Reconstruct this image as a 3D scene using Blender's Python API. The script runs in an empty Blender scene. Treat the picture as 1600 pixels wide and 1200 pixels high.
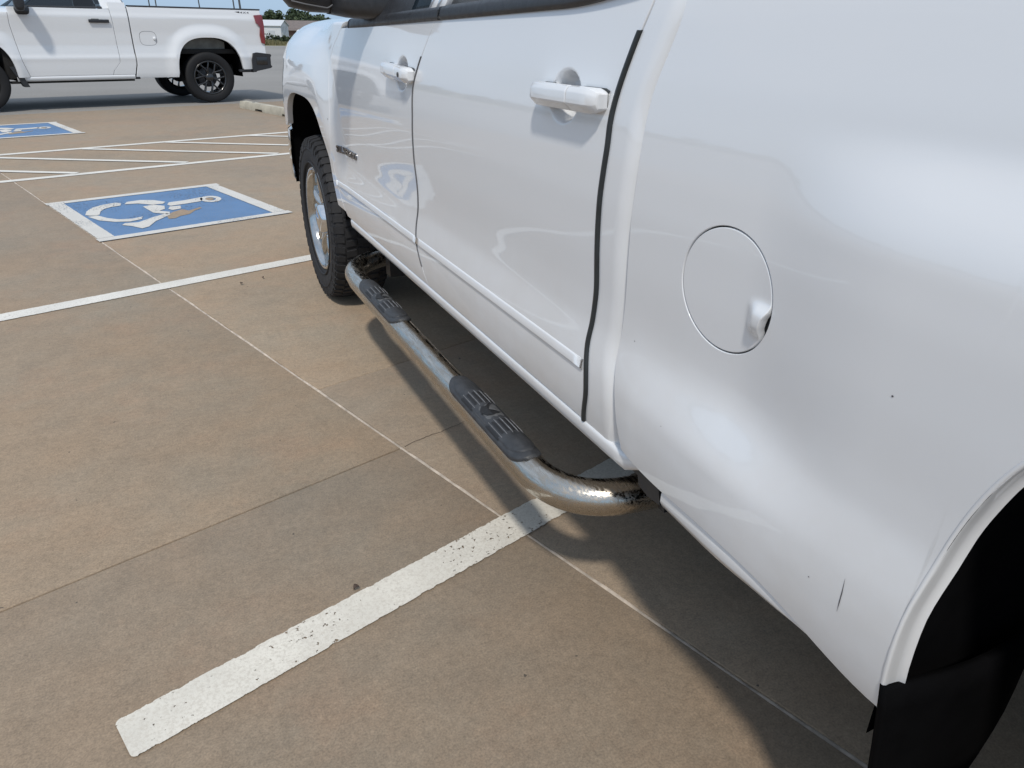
import bpy, math, random
import numpy as np
from mathutils import Vector, Matrix

random.seed(7)
rng = np.random.default_rng(7)
scene = bpy.context.scene
COL = scene.collection
R = math.radians

# ------------------------------------------------------------------ camera
CAM_H = 1.27
F_PX, PITCH, ROLL, HEAD = 1130.0, R(26.1), R(1.0), R(26.1)   # photo is 1600 x 1200; heading is clockwise from +Y
_er = np.array([math.cos(HEAD), -math.sin(HEAD), 0.0])       # camera right, level
_ef = np.array([math.sin(HEAD), math.cos(HEAD), 0.0])        # camera forward, level
_fw = _ef * math.cos(PITCH) + np.array([0, 0, -math.sin(PITCH)])
_u0 = _ef * math.sin(PITCH) + np.array([0, 0, math.cos(PITCH)])
_rt = _er * math.cos(ROLL) + _u0 * math.sin(ROLL)
_up = -_er * math.sin(ROLL) + _u0 * math.cos(ROLL)
cam_d = bpy.data.cameras.new('camera')
cam_d.sensor_width = 36.0
cam_d.lens = F_PX / 1600 * 36.0
cam_d.clip_start = 0.02
cam_d.clip_end = 3000
cam = bpy.data.objects.new('camera', cam_d)
COL.objects.link(cam)
m = Matrix(((_rt[0], _up[0], -_fw[0], 0), (_rt[1], _up[1], -_fw[1], 0), (_rt[2], _up[2], -_fw[2], CAM_H), (0, 0, 0, 1)))
cam.matrix_world = m
scene.camera = cam

def ray(px, py): return _fw * F_PX + _rt * (px - 800) + _up * (600 - py)
def on_x(px, py, X):
    d = ray(px, py); p = d * (X / d[0]); return np.array([p[0], p[1], p[2] + CAM_H])
def on_z(px, py, z=0.0):
    d = ray(px, py); p = d * ((z - CAM_H) / d[2]); return np.array([p[0], p[1], z])
def on_y(px, py, Y):
    d = ray(px, py); p = d * (Y / d[1]); return np.array([p[0], p[1], p[2] + CAM_H])

# ------------------------------------------------------------------ world, sun, exposure
SUN_TRAVEL = Vector((0.37, 0.60, -1.0)).normalized()
sun_elev = math.asin(-SUN_TRAVEL.z)
to_sun = -SUN_TRAVEL
sun_az = math.atan2(to_sun.x, to_sun.y)
w = bpy.data.worlds.new('World'); scene.world = w; w.use_nodes = True
nt = w.node_tree
bg = nt.nodes['Background']
sky = nt.nodes.new('ShaderNodeTexSky'); sky.sky_type = 'NISHITA'; sky.sun_disc = False
sky.sun_elevation = sun_elev; sky.sun_rotation = sun_az
sky.air_density = 1.0; sky.dust_density = 0.8; sky.ozone_density = 1.5
tcw = nt.nodes.new('ShaderNodeTexCoord')
veil = nt.nodes.new('ShaderNodeTexNoise'); veil.inputs['Scale'].default_value = 2.6; veil.inputs['Detail'].default_value = 7; veil.inputs['Roughness'].default_value = .58
mpw = nt.nodes.new('ShaderNodeMapping'); mpw.inputs['Scale'].default_value = (1, 1, 2.6)
nt.links.new(tcw.outputs['Generated'], mpw.inputs[0]); nt.links.new(mpw.outputs[0], veil.inputs['Vector'])
vr = nt.nodes.new('ShaderNodeValToRGB'); vr.color_ramp.elements[0].position = .34; vr.color_ramp.elements[1].position = .66
vr.color_ramp.elements[0].color = (2.3, 3.45, 5.0, 1); vr.color_ramp.elements[1].color = (4.35, 5.0, 5.95, 1)
sxw = nt.nodes.new('ShaderNodeSeparateXYZ'); nt.links.new(tcw.outputs['Generated'], sxw.inputs[0])
elw = nt.nodes.new('ShaderNodeMapRange'); elw.inputs[1].default_value = .02; elw.inputs[2].default_value = .45; elw.inputs[3].default_value = -.22; elw.inputs[4].default_value = .12
nt.links.new(sxw.outputs[2], elw.inputs[0])
adw = nt.nodes.new('ShaderNodeMath'); adw.operation = 'ADD'; nt.links.new(veil.outputs[0], adw.inputs[0]); nt.links.new(elw.outputs[0], adw.inputs[1])
nt.links.new(adw.outputs[0], vr.inputs[0])
mw = nt.nodes.new('ShaderNodeMix'); mw.data_type = 'RGBA'; mw.inputs[0].default_value = .85
nt.links.new(sky.outputs[0], mw.inputs[6]); nt.links.new(vr.outputs[0], mw.inputs[7])
nt.links.new(mw.outputs[2], bg.inputs[0]); bg.inputs[1].default_value = 0.115
sd = bpy.data.lights.new('sun', 'SUN'); sd.energy = 2.0; sd.angle = R(4.0); sd.color = (1.0, 0.95, 0.87)
so = bpy.data.objects.new('sun', sd); COL.objects.link(so)
so.rotation_euler = SUN_TRAVEL.to_track_quat('-Z', 'Y').to_euler()
vs = scene.view_settings
vs.view_transform = 'Standard'; vs.look = 'None'; vs.exposure = 0.40; vs.gamma = 1.0; vs.use_curve_mapping = False

# ------------------------------------------------------------------ materials
def newmat(name):
    mt = bpy.data.materials.new(name); mt.use_nodes = True
    return mt, mt.node_tree, mt.node_tree.nodes['Principled BSDF']
def N(t, kind, **kw):
    n = t.nodes.new(kind)
    for k, v in kw.items(): setattr(n, k, v)
    return n
def noise(t, scale, detail=4, rough=.55, vec=None, dim='3D'):
    n = N(t, 'ShaderNodeTexNoise'); n.inputs['Scale'].default_value = scale
    n.inputs['Detail'].default_value = detail; n.inputs['Roughness'].default_value = rough
    if vec is not None: t.links.new(vec, n.inputs['Vector'])
    return n.outputs[0]
def ramp(t, fac, stops):
    n = N(t, 'ShaderNodeValToRGB'); el = n.color_ramp.elements
    while len(el) < len(stops): el.new(.5)
    for e, (p, c) in zip(el, stops):
        e.position = p; e.color = (c, c, c, 1) if not hasattr(c, '__len__') else (*c, 1)
    t.links.new(fac, n.inputs[0]); return n.outputs[0]
def mix(t, fac, a, b, mode='MIX'):
    n = N(t, 'ShaderNodeMix', data_type='RGBA', blend_type=mode)
    for sock, v in ((n.inputs[0], fac), (n.inputs[6], a), (n.inputs[7], b)):
        if isinstance(v, bpy.types.NodeSocket): t.links.new(v, sock)
        elif hasattr(v, '__len__'): sock.default_value = (*v, 1)
        else: sock.default_value = v
    return n.outputs[2]
def math_n(t, op, a, b=0.0, clamp=False):
    n = N(t, 'ShaderNodeMath', operation=op); n.use_clamp = clamp
    for sock, v in ((n.inputs[0], a), (n.inputs[1], b)):
        if isinstance(v, bpy.types.NodeSocket): t.links.new(v, sock)
        else: sock.default_value = v
    return n.outputs[0]
def bump(t, h, strength, dist, bsdf, sock='Normal'):
    n = N(t, 'ShaderNodeBump'); n.inputs['Strength'].default_value = strength; n.inputs['Distance'].default_value = dist
    t.links.new(h, n.inputs['Height']); t.links.new(n.outputs[0], bsdf.inputs[sock])
def gpos(t): return N(t, 'ShaderNodeNewGeometry').outputs['Position']
def opos(t): return N(t, 'ShaderNodeTexCoord').outputs['Object']

def plain(name, col, rough=.5, metal=0.0, coat=0.0, var=0.0, scale=30, spec=.5, bmp=0.0):
    mt, t, b = newmat(name)
    b.inputs['Base Color'].default_value = (*col, 1); b.inputs['Roughness'].default_value = rough
    b.inputs['Metallic'].default_value = metal; b.inputs['Coat Weight'].default_value = coat
    b.inputs['Coat Roughness'].default_value = .04; b.inputs['Specular IOR Level'].default_value = spec
    if var:
        f = noise(t, scale, 5, .6, opos(t))
        t.links.new(mix(t, 1.0, col, ramp(t, f, [(.3, 1 - var), (.7, 1 + var)]), 'MULTIPLY'), b.inputs['Base Color'])
        t.links.new(ramp(t, f, [(.3, max(.02, rough - .1)), (.75, min(1, rough + .12))]), b.inputs['Roughness'])
    if bmp:
        bump(t, noise(t, scale * 6, 3, .6, opos(t)), bmp, .002, b)
    return mt

def car_paint(name, col, dirt=True):
    mt, t, b = newmat(name)
    b.inputs['Roughness'].default_value = .42
    b.inputs['Coat Weight'].default_value = 1.0; b.inputs['Coat IOR'].default_value = 1.6
    p = gpos(t)
    # road film: thin tan dust that gets thicker low on the body, with a patchy outline
    sep = N(t, 'ShaderNodeSeparateXYZ'); t.links.new(p, sep.inputs[0])
    low = math_n(t, 'MULTIPLY_ADD', sep.outputs[2], -2.2); low.node.inputs[2].default_value = 2.1
    patch = noise(t, 5.0, 6, .65, p)
    film = math_n(t, 'MULTIPLY', low, ramp(t, patch, [(.38, 0), (.72, .30)]), True)
    t.links.new(mix(t, film if dirt else 0.0, col, (.50, .46, .40)), b.inputs['Base Color'])
    t.links.new(ramp(t, noise(t, 14, 5, .6, p), [(.35, .018), (.75, .06)]), b.inputs['Coat Roughness'])
    return mt

MAT = {}
MAT['white'] = car_paint('white car paint', (.71, .72, .735))
MAT['white2'] = car_paint('white car paint of the distant truck', (.70, .71, .72), False)
MAT['chrome'] = plain('chrome', (.72, .72, .72), .07, 1.0)
MAT['rimchrome'] = plain('road-dulled chrome', (.50, .495, .48), .12, 1.0, var=.2, scale=14)
MAT['badge'] = plain('dark chrome', (.20, .20, .21), .22, 1.0)
MAT['black'] = plain('black plastic', (.022, .023, .026), .45, var=.25, scale=60, bmp=.15)
MAT['well'] = plain('black wheel well liner', (.003, .003, .0035), .9, spec=.06, var=.3, scale=12)
MAT['under'] = plain('dark underbody metal', (.018, .017, .016), .75, spec=.25, var=.3, scale=9)
MAT['rubber'] = plain('tyre rubber', (.021, .021, .023), .72, var=.25, scale=40, bmp=.2, spec=.35)
MAT['rubber2'] = plain('black tyre rubber of the distant truck', (.013, .013, .014), .7, spec=.3)
MAT['pad'] = plain('dark grey step rubber', (.035, .037, .041), .55, var=.35, scale=45, bmp=.35)
MAT['padlight'] = plain('worn grey step rubber edge', (.16, .16, .165), .6, var=.3, scale=90)
MAT['padgrey'] = plain('grey step rubber plate', (.085, .087, .09), .6, var=.25, scale=80)
MAT['paddark'] = plain('black step rubber groove', (.012, .012, .013), .6)
MAT['seal'] = plain('black rubber edge guard', (.018, .022, .024), .5, var=.2, scale=30)
MAT['blackwheel'] = plain('gloss black wheel', (.012, .012, .013), .25, coat=.6)
MAT['red'] = plain('red lamp plastic', (.20, .018, .02), .15, coat=1.0)
MAT['decal'] = plain('dark decal', (.05, .045, .05), .4)
MAT['cloth'] = plain('light seat cloth', (.30, .30, .31), .9, var=.15, scale=20)
MAT['liner'] = plain('grey green inner panel', (.13, .135, .125), .6, var=.3, scale=10)

def glass_mat():
    mt, t, b = newmat('tinted window glass')
    b.inputs['Base Color'].default_value = (.012, .014, .017, 1); b.inputs['Roughness'].default_value = .03
    tr = N(t, 'ShaderNodeBsdfTransparent'); tr.inputs[0].default_value = (.45, .48, .50, 1)
    mx = N(t, 'ShaderNodeMixShader'); mx.inputs[0].default_value = .62
    t.links.new(tr.outputs[0], mx.inputs[1]); t.links.new(b.outputs[0], mx.inputs[2])
    t.links.new(mx.outputs[0], t.nodes['Material Output'].inputs[0]); return mt
MAT['glass'] = glass_mat()

def steel_mat():
    mt, t, b = newmat('scuffed polished steel')
    b.inputs['Metallic'].default_value = 1.0
    p = opos(t)
    mp = N(t, 'ShaderNodeMapping'); mp.inputs['Scale'].default_value = (60, 6, 60); t.links.new(p, mp.inputs[0])
    s1 = noise(t, 3.0, 8, .7, mp.outputs[0])
    s2 = noise(t, 26, 6, .7, p)
    wear = math_n(t, 'MULTIPLY', ramp(t, s1, [(.40, 0), (.58, 1)]), ramp(t, s2, [(.36, .35), (.58, 1)]))
    t.links.new(ramp(t, wear, [(0, .08), (1, .50)]), b.inputs['Roughness'])
    t.links.new(mix(t, wear, (.55, .515, .46), (.42, .37, .31)), b.inputs['Base Color'])
    bump(t, s1, .07, .0015, b); return mt
MAT['steel'] = steel_mat()

def concrete_color(t, p):
    big = noise(t, .45, 5, .62, p); mid = noise(t, 2.0, 6, .65, p); fine = noise(t, 60, 4, .7, p); grit = noise(t, 210, 2, .6, p); mott = noise(t, 11, 5, .7, p)
    c = mix(t, ramp(t, big, [(.36, 0), (.64, 1)]), (.282, .214, .152), (.255, .218, .172))
    c = mix(t, ramp(t, mid, [(.38, 0), (.68, .7)]), c, (.292, .212, .145))
    st = noise(t, .75, 7, .7, p)
    c = mix(t, ramp(t, st, [(.48, 0), (.70, .48)]), c, (.180, .156, .126))
    rs = noise(t, 1.3, 6, .72, p)
    c = mix(t, ramp(t, rs, [(.52, 0), (.72, .6)]), c, (.315, .208, .140))
    oi = N(t, 'ShaderNodeObjectInfo').outputs['Random']
    c = mix(t, 1.0, c, ramp(t, oi, [(0, (.97, .975, .98)), (1, (1.03, 1.025, 1.01))]), 'MULTIPLY')
    c = mix(t, 1.0, c, ramp(t, mott, [(.28, .90), (.72, 1.10)]), 'MULTIPLY')
    c = mix(t, 1.0, c, ramp(t, fine, [(.25, .82), (.75, 1.18)]), 'MULTIPLY')
    c = mix(t, 1.0, c, ramp(t, grit, [(.22, (.76, .755, .74)), (.8, (1.30, 1.27, 1.21))]), 'MULTIPLY')
    return c, fine, grit
def concrete_mat():
    mt, t, b = newmat('tan broom-finished concrete')
    p = gpos(t); c, fine, grit = concrete_color(t, p)
    spk = noise(t, 38, 2, .5, p)                                   # sparse dark specks and pits
    c = mix(t, ramp(t, spk, [(.755, 0), (.775, .8)]), c, (.05, .045, .04))
    t.links.new(c, b.inputs['Base Color']); b.inputs['Roughness'].default_value = .85
    bump(t, math_n(t, 'ADD', fine, grit), .16, .002, b); return mt
MAT['concrete'] = concrete_mat()

def asphalt_mat():
    mt, t, b = newmat('grey worn pavement')
    p = gpos(t)
    c = mix(t, ramp(t, noise(t, .12, 5, .6, p), [(.35, 0), (.65, 1)]), (.185, .178, .168), (.235, .225, .21))
    c = mix(t, 1.0, c, ramp(t, noise(t, 30, 4, .7, p), [(.25, .85), (.75, 1.15)]), 'MULTIPLY')
    t.links.new(c, b.inputs['Base Color']); b.inputs['Roughness'].default_value = .9; return mt
MAT['asphalt'] = asphalt_mat()

def paint_mat(name, col, wear, edge=.35):
    """Road paint. UV u runs along the strip in metres, v is -1..1 across it; worn flecks are holes in the paint."""
    mt, t, b = newmat(name)
    p = gpos(t)
    uv = N(t, 'ShaderNodeUVMap').outputs[0]
    sp = N(t, 'ShaderNodeSeparateXYZ'); t.links.new(uv, sp.inputs[0])
    av = math_n(t, 'ABSOLUTE', sp.outputs[1])
    n1 = noise(t, 32, 5, .62, p); nf = noise(t, 85, 4, .6, p); n2 = noise(t, 6.0, 3, .5, p); n3 = noise(t, 150, 3, .7, p); n4 = noise(t, 2.1, 2, .5, p)
    # flecks only where the coarse noise says the paint is tired
    tired = ramp(t, n4, [(.44, 0), (.60, 1)])
    fleck = math_n(t, 'GREATER_THAN', math_n(t, 'ADD', nf, math_n(t, 'MULTIPLY', tired, .070 * wear)), .705)
    rag = math_n(t, 'GREATER_THAN', math_n(t, 'ADD', av, math_n(t, 'MULTIPLY', math_n(t, 'SUBTRACT', n1, .5), edge)), .985)
    hole = math_n(t, 'MAXIMUM', fleck, rag)
    c = mix(t, 1.0, col, ramp(t, n2, [(.3, .90), (.7, 1.04)]), 'MULTIPLY')
    c = mix(t, ramp(t, n3, [(.36, .8), (.56, 0)]), c, tuple(.62 * a + .38 * g for a, g in zip(col, (.27, .22, .17))))
    t.links.new(c, b.inputs['Base Color']); b.inputs['Roughness'].default_value = .75
    bump(t, n3, .25, .002, b)
    tr = N(t, 'ShaderNodeBsdfTransparent'); mx = N(t, 'ShaderNodeMixShader')
    t.links.new(hole, mx.inputs[0]); t.links.new(b.outputs[0], mx.inputs[1]); t.links.new(tr.outputs[0], mx.inputs[2])
    t.links.new(mx.outputs[0], t.nodes['Material Output'].inputs[0]); return mt
MAT['linepaint'] = paint_mat('white road paint', (.655, .62, .545), 1.1, .42)
MAT['linefar'] = paint_mat('white road paint, fresher', (.68, .655, .60), .4, .25)
MAT['bluepaint'] = paint_mat('blue road paint', (.085, .19, .36), 1.5, .06)
MAT['symbol'] = paint_mat('white symbol paint', (.60, .58, .54), 1.6, .22)
MAT['joint'] = plain('pale joint sealant', (.45, .385, .32), .9, var=.35, scale=25, bmp=.3)
MAT['jointdark'] = plain('dark joint dirt', (.10, .075, .055), .95, var=.3, scale=25)
MAT['kerb'] = plain('weathered concrete', (.40, .37, .30), .9, var=.2, scale=6, bmp=.3)
MAT['leafdry'] = plain('dry brown leaf', (.06, .04, .03), .8)
MAT['shedwhite'] = plain('white metal siding', (.62, .63, .64), .5)
MAT['shedroof'] = plain('pale metal roof', (.50, .52, .54), .45)
MAT['roof'] = plain('brown shingle', (.16, .135, .125), .9, var=.2, scale=3)
MAT['brick'] = plain('red brown brick', (.17, .10, .08), .9, var=.25, scale=4)
MAT['bark'] = plain('bark', (.07, .055, .04), .95, var=.3, scale=8)
MAT['pole'] = plain('weathered grey pole', (.11, .11, .115), .7)
def leaf_mat(name, a, b2):
    mt, t, b = newmat(name)
    oi = noise(t, .9, 3, .6, opos(t))
    t.links.new(mix(t, ramp(t, oi, [(.35, 0), (.65, 1)]), a, b2), b.inputs['Base Color']); b.inputs['Roughness'].default_value = .8
    return mt
MAT['leaf'] = leaf_mat('tree foliage', (.030, .050, .022), (.060, .085, .038))
MAT['grass'] = leaf_mat('dry summer grass', (.115, .115, .050), (.19, .165, .085))
MAT['shrub'] = leaf_mat('shrub foliage', (.030, .045, .022), (.05, .065, .03))

# ------------------------------------------------------------------ mesh helpers
def link(name, me, parent=None):
    o = bpy.data.objects.new(name, me); COL.objects.link(o)
    if parent is not None: o.parent = parent
    return o
def root(o):
    while o.parent is not None: o = o.parent
    return o
def mk(name, V, F, mat, parent=None, smooth=True, face_out=None, uv=None):
    """One mesh object. Vertices are in the frame of the thing (its Empty), parts keep identity transforms."""
    V = [tuple(map(float, v)) for v in V]
    me = bpy.data.meshes.new(name); me.from_pydata(V, [], [tuple(f) for f in F]); me.validate(); me.update()
    if face_out is not None and len(me.polygons):
        s = sum((p.normal.dot(Vector(face_out)) * p.area for p in me.polygons))
        if s < 0: me.flip_normals()
    for p in me.polygons: p.use_smooth = smooth
    if uv is not None:
        l = me.uv_layers.new(name='UVMap')
        for lp in me.loops: l.data[lp.index].uv = uv[lp.vertex_index]
    me.materials.append(MAT[mat] if isinstance(mat, str) else mat)
    return link(name, me, parent)
def empty(name, loc, rz=0.0):
    o = bpy.data.objects.new(name, None); COL.objects.link(o); o.location = loc; o.rotation_euler = (0, 0, rz); return o
def tag(o, label=None, cat=None, group=None, kind=None):
    if label: o['label'] = label
    if cat: o['category'] = cat
    if group: o['group'] = group
    if kind: o['kind'] = kind
    return o
def autosmooth(o, deg=35):
    me = o.data
    import bmesh
    bm = bmesh.new(); bm.from_mesh(me)
    for e in bm.edges:
        if len(e.link_faces) == 2 and e.calc_face_angle(0) > R(deg): e.smooth = False
    bm.to_mesh(me); bm.free(); return o
def gridF(nu, nv, base=0):
    return [(base + i * nv + j, base + (i + 1) * nv + j, base + (i + 1) * nv + j + 1, base + i * nv + j + 1) for i in range(nu - 1) for j in range(nv - 1)]
def box(c, s):
    cx, cy, cz = c; sx, sy, sz = (a / 2 for a in s)
    V = [(cx + a * sx, cy + b * sy, cz + d * sz) for a in (-1, 1) for b in (-1, 1) for d in (-1, 1)]
    F = [(0, 1, 3, 2), (4, 6, 7, 5), (0, 4, 5, 1), (2, 3, 7, 6), (0, 2, 6, 4), (1, 5, 7, 3)]
    return V, F
def bevel_box(name, c, s, mat, parent=None, bev=.01, seg=2):
    import bmesh
    V, F = box(c, s); bm = bmesh.new(); vs_ = [bm.verts.new(v) for v in V]
    for f in F: bm.faces.new([vs_[i] for i in f])
    bmesh.ops.recalc_face_normals(bm, faces=bm.faces)
    bmesh.ops.bevel(bm, geom=list(bm.edges), offset=bev, segments=seg, affect='EDGES', profile=.6)
    me = bpy.data.meshes.new(name); bm.to_mesh(me); bm.free()
    for p in me.polygons: p.use_smooth = True
    me.materials.append(MAT[mat]); return autosmooth(link(name, me, parent), 40)
def sweep(path, r, n=20, caps=True, flat=None):
    """Round tube along a list of points; r is a number or one per point."""
    P = [np.array(p, float) for p in path]; V = []; F = []
    rr = r if hasattr(r, '__len__') else [r] * len(P)
    up = np.array([0, 0, 1.0])
    for i, p in enumerate(P):
        d = P[min(i + 1, len(P) - 1)] - P[max(i - 1, 0)]; d /= np.linalg.norm(d)
        u = up if abs(d[2]) < .95 else np.array([1.0, 0, 0])
        a = np.cross(d, u); a /= np.linalg.norm(a); b = np.cross(a, d)
        for k in range(n):
            t_ = 2 * math.pi * k / n; V.append(p + rr[i] * (a * math.cos(t_) + b * math.sin(t_)))
    for i in range(len(P) - 1):
        for k in range(n):
            F.append((i * n + k, i * n + (k + 1) % n, (i + 1) * n + (k + 1) % n, (i + 1) * n + k))
    if caps: F.append(tuple(range(n))[::-1]); F.append(tuple((len(P) - 1) * n + k for k in range(n)))
    return V, F
def lathe(prof, n=64, axis='X', c=(0, 0, 0), closed=False):
    """prof: list of (axial, radius)."""
    V = []; F = []; m_ = len(prof)
    for k in range(n):
        t_ = 2 * math.pi * k / n
        for a, r in prof: V.append((c[0] + a, c[1] + r * math.cos(t_), c[2] + r * math.sin(t_)))
    for k in range(n):
        for j in range(m_ if closed else m_ - 1):
            F.append((k * m_ + j, k * m_ + (j + 1) % m_, ((k + 1) % n) * m_ + (j + 1) % m_, ((k + 1) % n) * m_ + j))
    return V, F
def fold(V, F, rings, inward):
    """Turn the open border of a sheet-metal panel inwards: rings of (outwards in the sheet, inwards) offsets."""
    V = [np.array(v, float) for v in V]; F = [tuple(f) for f in F]; inward = np.array(inward, float)
    cnt = {}
    for f in F:
        cen = sum(V[i] for i in f) / len(f)
        for a, b in zip(f, f[1:] + f[:1]):
            k = (min(a, b), max(a, b)); cnt.setdefault(k, []).append((a, b, cen))
    bd = [v[0] for v in cnt.values() if len(v) == 1]
    out = {}
    for a, b, cen in bd:
        e = V[b] - V[a]; e /= (np.linalg.norm(e) + 1e-12)
        d = (V[a] + V[b]) / 2 - cen; d -= e * d.dot(e); d -= inward * d.dot(inward); n_ = np.linalg.norm(d)
        if n_ > 1e-9: d /= n_
        out[a] = out.get(a, 0) + d; out[b] = out.get(b, 0) + d
    for k in out:
        n_ = np.linalg.norm(out[k]); out[k] = out[k] / n_ if n_ > 1e-9 else out[k]
    prev = {k: k for k in out}
    for o_, i_ in rings:
        cur = {}
        for k in out:
            cur[k] = len(V); V.append(V[k] + out[k] * o_ + inward * i_)
        for a, b, _ in bd: F.append((prev[b], prev[a], cur[a], cur[b]))
        prev = cur
    return V, F
EDGE = [(.0007, .0003), (.0013, .0012), (.0015, .003), (.0015, .022)]
def lin(n, eps=.004, a=0.0, b=1.0):
    """0..1 samples with a tight pair at both ends so that folded borders stay crisp."""
    return [a, a + eps] + list(np.linspace(a + 2.5 * eps, b - 2.5 * eps, n)) + [b - eps, b]
def smooth(x, a, b):
    t_ = np.clip((x - a) / (b - a), 0, 1); return t_ * t_ * (3 - 2 * t_)
def table(pts, sig):
    zs = np.arange(pts[0][0] - .2, pts[-1][0] + .2, .002)
    xs = np.interp(zs, [p[0] for p in pts], [p[1] for p in pts])
    k = np.arange(-60, 61) * .002; g = np.exp(-.5 * (k / sig) ** 2); g /= g.sum()
    xs = np.convolve(np.pad(xs, 60, mode='edge'), g, 'valid')
    return lambda z: float(np.interp(z, zs, xs))

# ------------------------------------------------------------------ the lot: frame of the painted lines
LA = R(-42.77 + 26.1)
EP = np.array([math.cos(LA), -math.sin(LA), 0]); EL = np.array([math.sin(LA), math.cos(LA), 0])
def L(p, l, z=0.0): q = EP * p + EL * l; return (q[0], q[1], z)

# wide ground: flat pavement, falling gently beyond the road so far houses stand lower
def ground_z(x, y):
    r = math.hypot(x, y); return -0.03 - 2.3 * float(smooth(r, 64, 115))
rad = [0, 6, 12, 20, 30, 42, 56, 62, 66, 72, 80, 90, 100, 110, 120, 150, 220, 340, 600, 1200]
V = []; F = []; nA = 96
for r_ in rad:
    for k in range(nA):
        a_ = 2 * math.pi * k / nA; x, y = r_ * math.cos(a_), r_ * math.sin(a_); V.append((x, y, ground_z(x, y)))
for i in range(len(rad) - 1):
    for k in range(nA): F.append((i * nA + k, i * nA + (k + 1) % nA, (i + 1) * nA + (k + 1) % nA, (i + 1) * nA + k))
gmat, t, b = newmat('pavement and fields')
p = gpos(t); ln = N(t, 'ShaderNodeVectorMath', operation='LENGTH'); t.links.new(p, ln.inputs[0])
cg = mix(t, ramp(t, noise(t, .12, 5, .6, p), [(.35, 0), (.65, 1)]), (.205, .195, .182), (.255, .242, .225))
cg = mix(t, 1.0, cg, ramp(t, noise(t, 30, 4, .7, p), [(.25, .86), (.75, 1.14)]), 'MULTIPLY')
fl = mix(t, ramp(t, noise(t, .25, 5, .65, p), [(.35, 0), (.65, 1)]), (.10, .105, .045), (.18, .155, .08))
far_ = math_n(t, 'GREATER_THAN', math_n(t, 'ADD', ln.outputs['Value'], math_n(t, 'MULTIPLY', noise(t, .4, 3, .5, p), 3.0)), 60.5)
t.links.new(mix(t, far_, cg, fl), b.inputs['Base Color']); b.inputs['Roughness'].default_value = .92
ground = mk('ground', V, F, gmat, face_out=(0, 0, 1)); tag(ground, kind='structure')

# concrete slabs: each its own piece with rounded arrises and a recessed joint
CONC_END = 13.62
lot = mk('parking_lot', [L(-15, -12, -.022), L(12, -12, -.022), L(12, CONC_END, -.022), L(-15, CONC_END, -.022)], [(0, 1, 2, 3)], 'jointdark', face_out=(0, 0, 1))
tag(lot, kind='structure')
gap = .005
pc = [-15, -9.6, -4.2, 1.15, 6.55, 12]
for i in range(len(pc) - 1):
    left = pc[i + 1] <= 1.2
    lc = [-12, -8.2, -4.2, 1.783, 7.76, CONC_END] if left else [-12, -7.6, -2.6, 2.36, 7.80, CONC_END]
    for j in range(len(lc) - 1):
        p0, p1, l0, l1 = pc[i] + gap, pc[i + 1] - gap, lc[j] + .0015, lc[j + 1] - .0015
        e = .0035; V = []
        for (d, z) in ((0, -.02), (0, -.005), (e * .35, -.0013), (e, 0)):
            V += [L(p0 + d, l0 + d, z), L(p1 - d, l0 + d, z), L(p1 - d, l1 - d, z), L(p0 + d, l1 - d, z)]
        F = [(k * 4 + q, k * 4 + (q + 1) % 4, k * 4 + 4 + (q + 1) % 4, k * 4 + 4 + q) for k in range(3) for q in range(4)] + [(12, 13, 14, 15)]
        autosmooth(mk('concrete_slab', V, F, 'concrete', lot, face_out=(0, 0, 1)), 60)
# sealant bead along the long joint, lumpy
V = []; ll = np.linspace(-11, CONC_END, 420)
for l_ in ll:
    a_ = .0052 + .0022 * random.random(); s_ = .0018 * math.sin(l_ * 9) + .0012 * random.uniform(-1, 1)
    h_ = .0012 * random.random()
    V += [L(1.15 - a_ + s_, l_, -.004), L(1.15 + s_, l_, -.0006 + h_), L(1.15 + a_ + s_, l_, -.004)]
mk('joint_sealant', V, gridF(len(ll), 3), 'joint', lot, face_out=(0, 0, 1))
# faint hairline crack that carries on from the cross joint
V = []; ll = np.linspace(1.16, 1.62, 40); cy_ = 1.785
for l_ in ll:
    cy_ += random.uniform(-.004, .004); h_ = .0016 * (1 - (l_ - 1.16) / .5)
    V += [L(l_, cy_ - h_, .0012), L(l_, cy_ + h_, .0012)]
mk('hairline_crack', V, gridF(40, 2), 'jointdark', lot, face_out=(0, 0, 1))

# ------------------------------------------------------------------ painted markings (sheets 3-8 mm above the slabs)
def strip(name, a, b_, width, mat, z=.0035, parent=lot, round_end=0.0, n=None):
    a = np.array(a, float); b_ = np.array(b_, float); d = b_ - a; Ln = np.linalg.norm(d); d /= Ln; nrm = np.array([-d[1], d[0]])
    us = list(np.linspace(0, Ln, n or max(2, int(Ln / .15)))); V = []; UV = []
    for u in us:
        ww = width / 2
        for s in (-1, 1):
            q = a + d * u + nrm * s * ww; V.append(L(q[0], q[1], z)); UV.append((u, float(s)))
    if round_end:                                                   # the start has rounded corners
        k = 5; V0 = []; U0 = []
        for i in range(k):
            t_ = (i + 1) / (k + 1) * math.pi / 2
            ww = width / 2 - round_end * (1 - math.sin(t_)); u = round_end * (1 - math.cos(t_)) - round_end
            for s in (-1, 1):
                q = a + d * u + nrm * s * ww; V0.append(L(q[0], q[1], z)); U0.append((u, s * (.96 if i else .995)))
        V = V0 + V; UV = U0 + UV
    return mk(name, V, gridF(len(V) // 2, 2), mat, parent, False, (0, 0, 1), UV)
strip('stall_line', (.115, 1.219), (6.4, 1.225), .112, 'linepaint', round_end=.014)
strip('stall_line', (-.85, 4.02), (6.4, 3.955), .110, 'linefar', .0036)
strip('stall_line', (.35, 7.78), (6.4, 7.79), .105, 'linefar', .0036)
strip('stall_line', (.35, 9.45), (6.4, 9.44), .105, 'linefar', .0037)
strip('stall_line', (.2, -1.55), (6.4, -1.54), .11, 'linepaint', .0036, round_end=.03)
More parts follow.
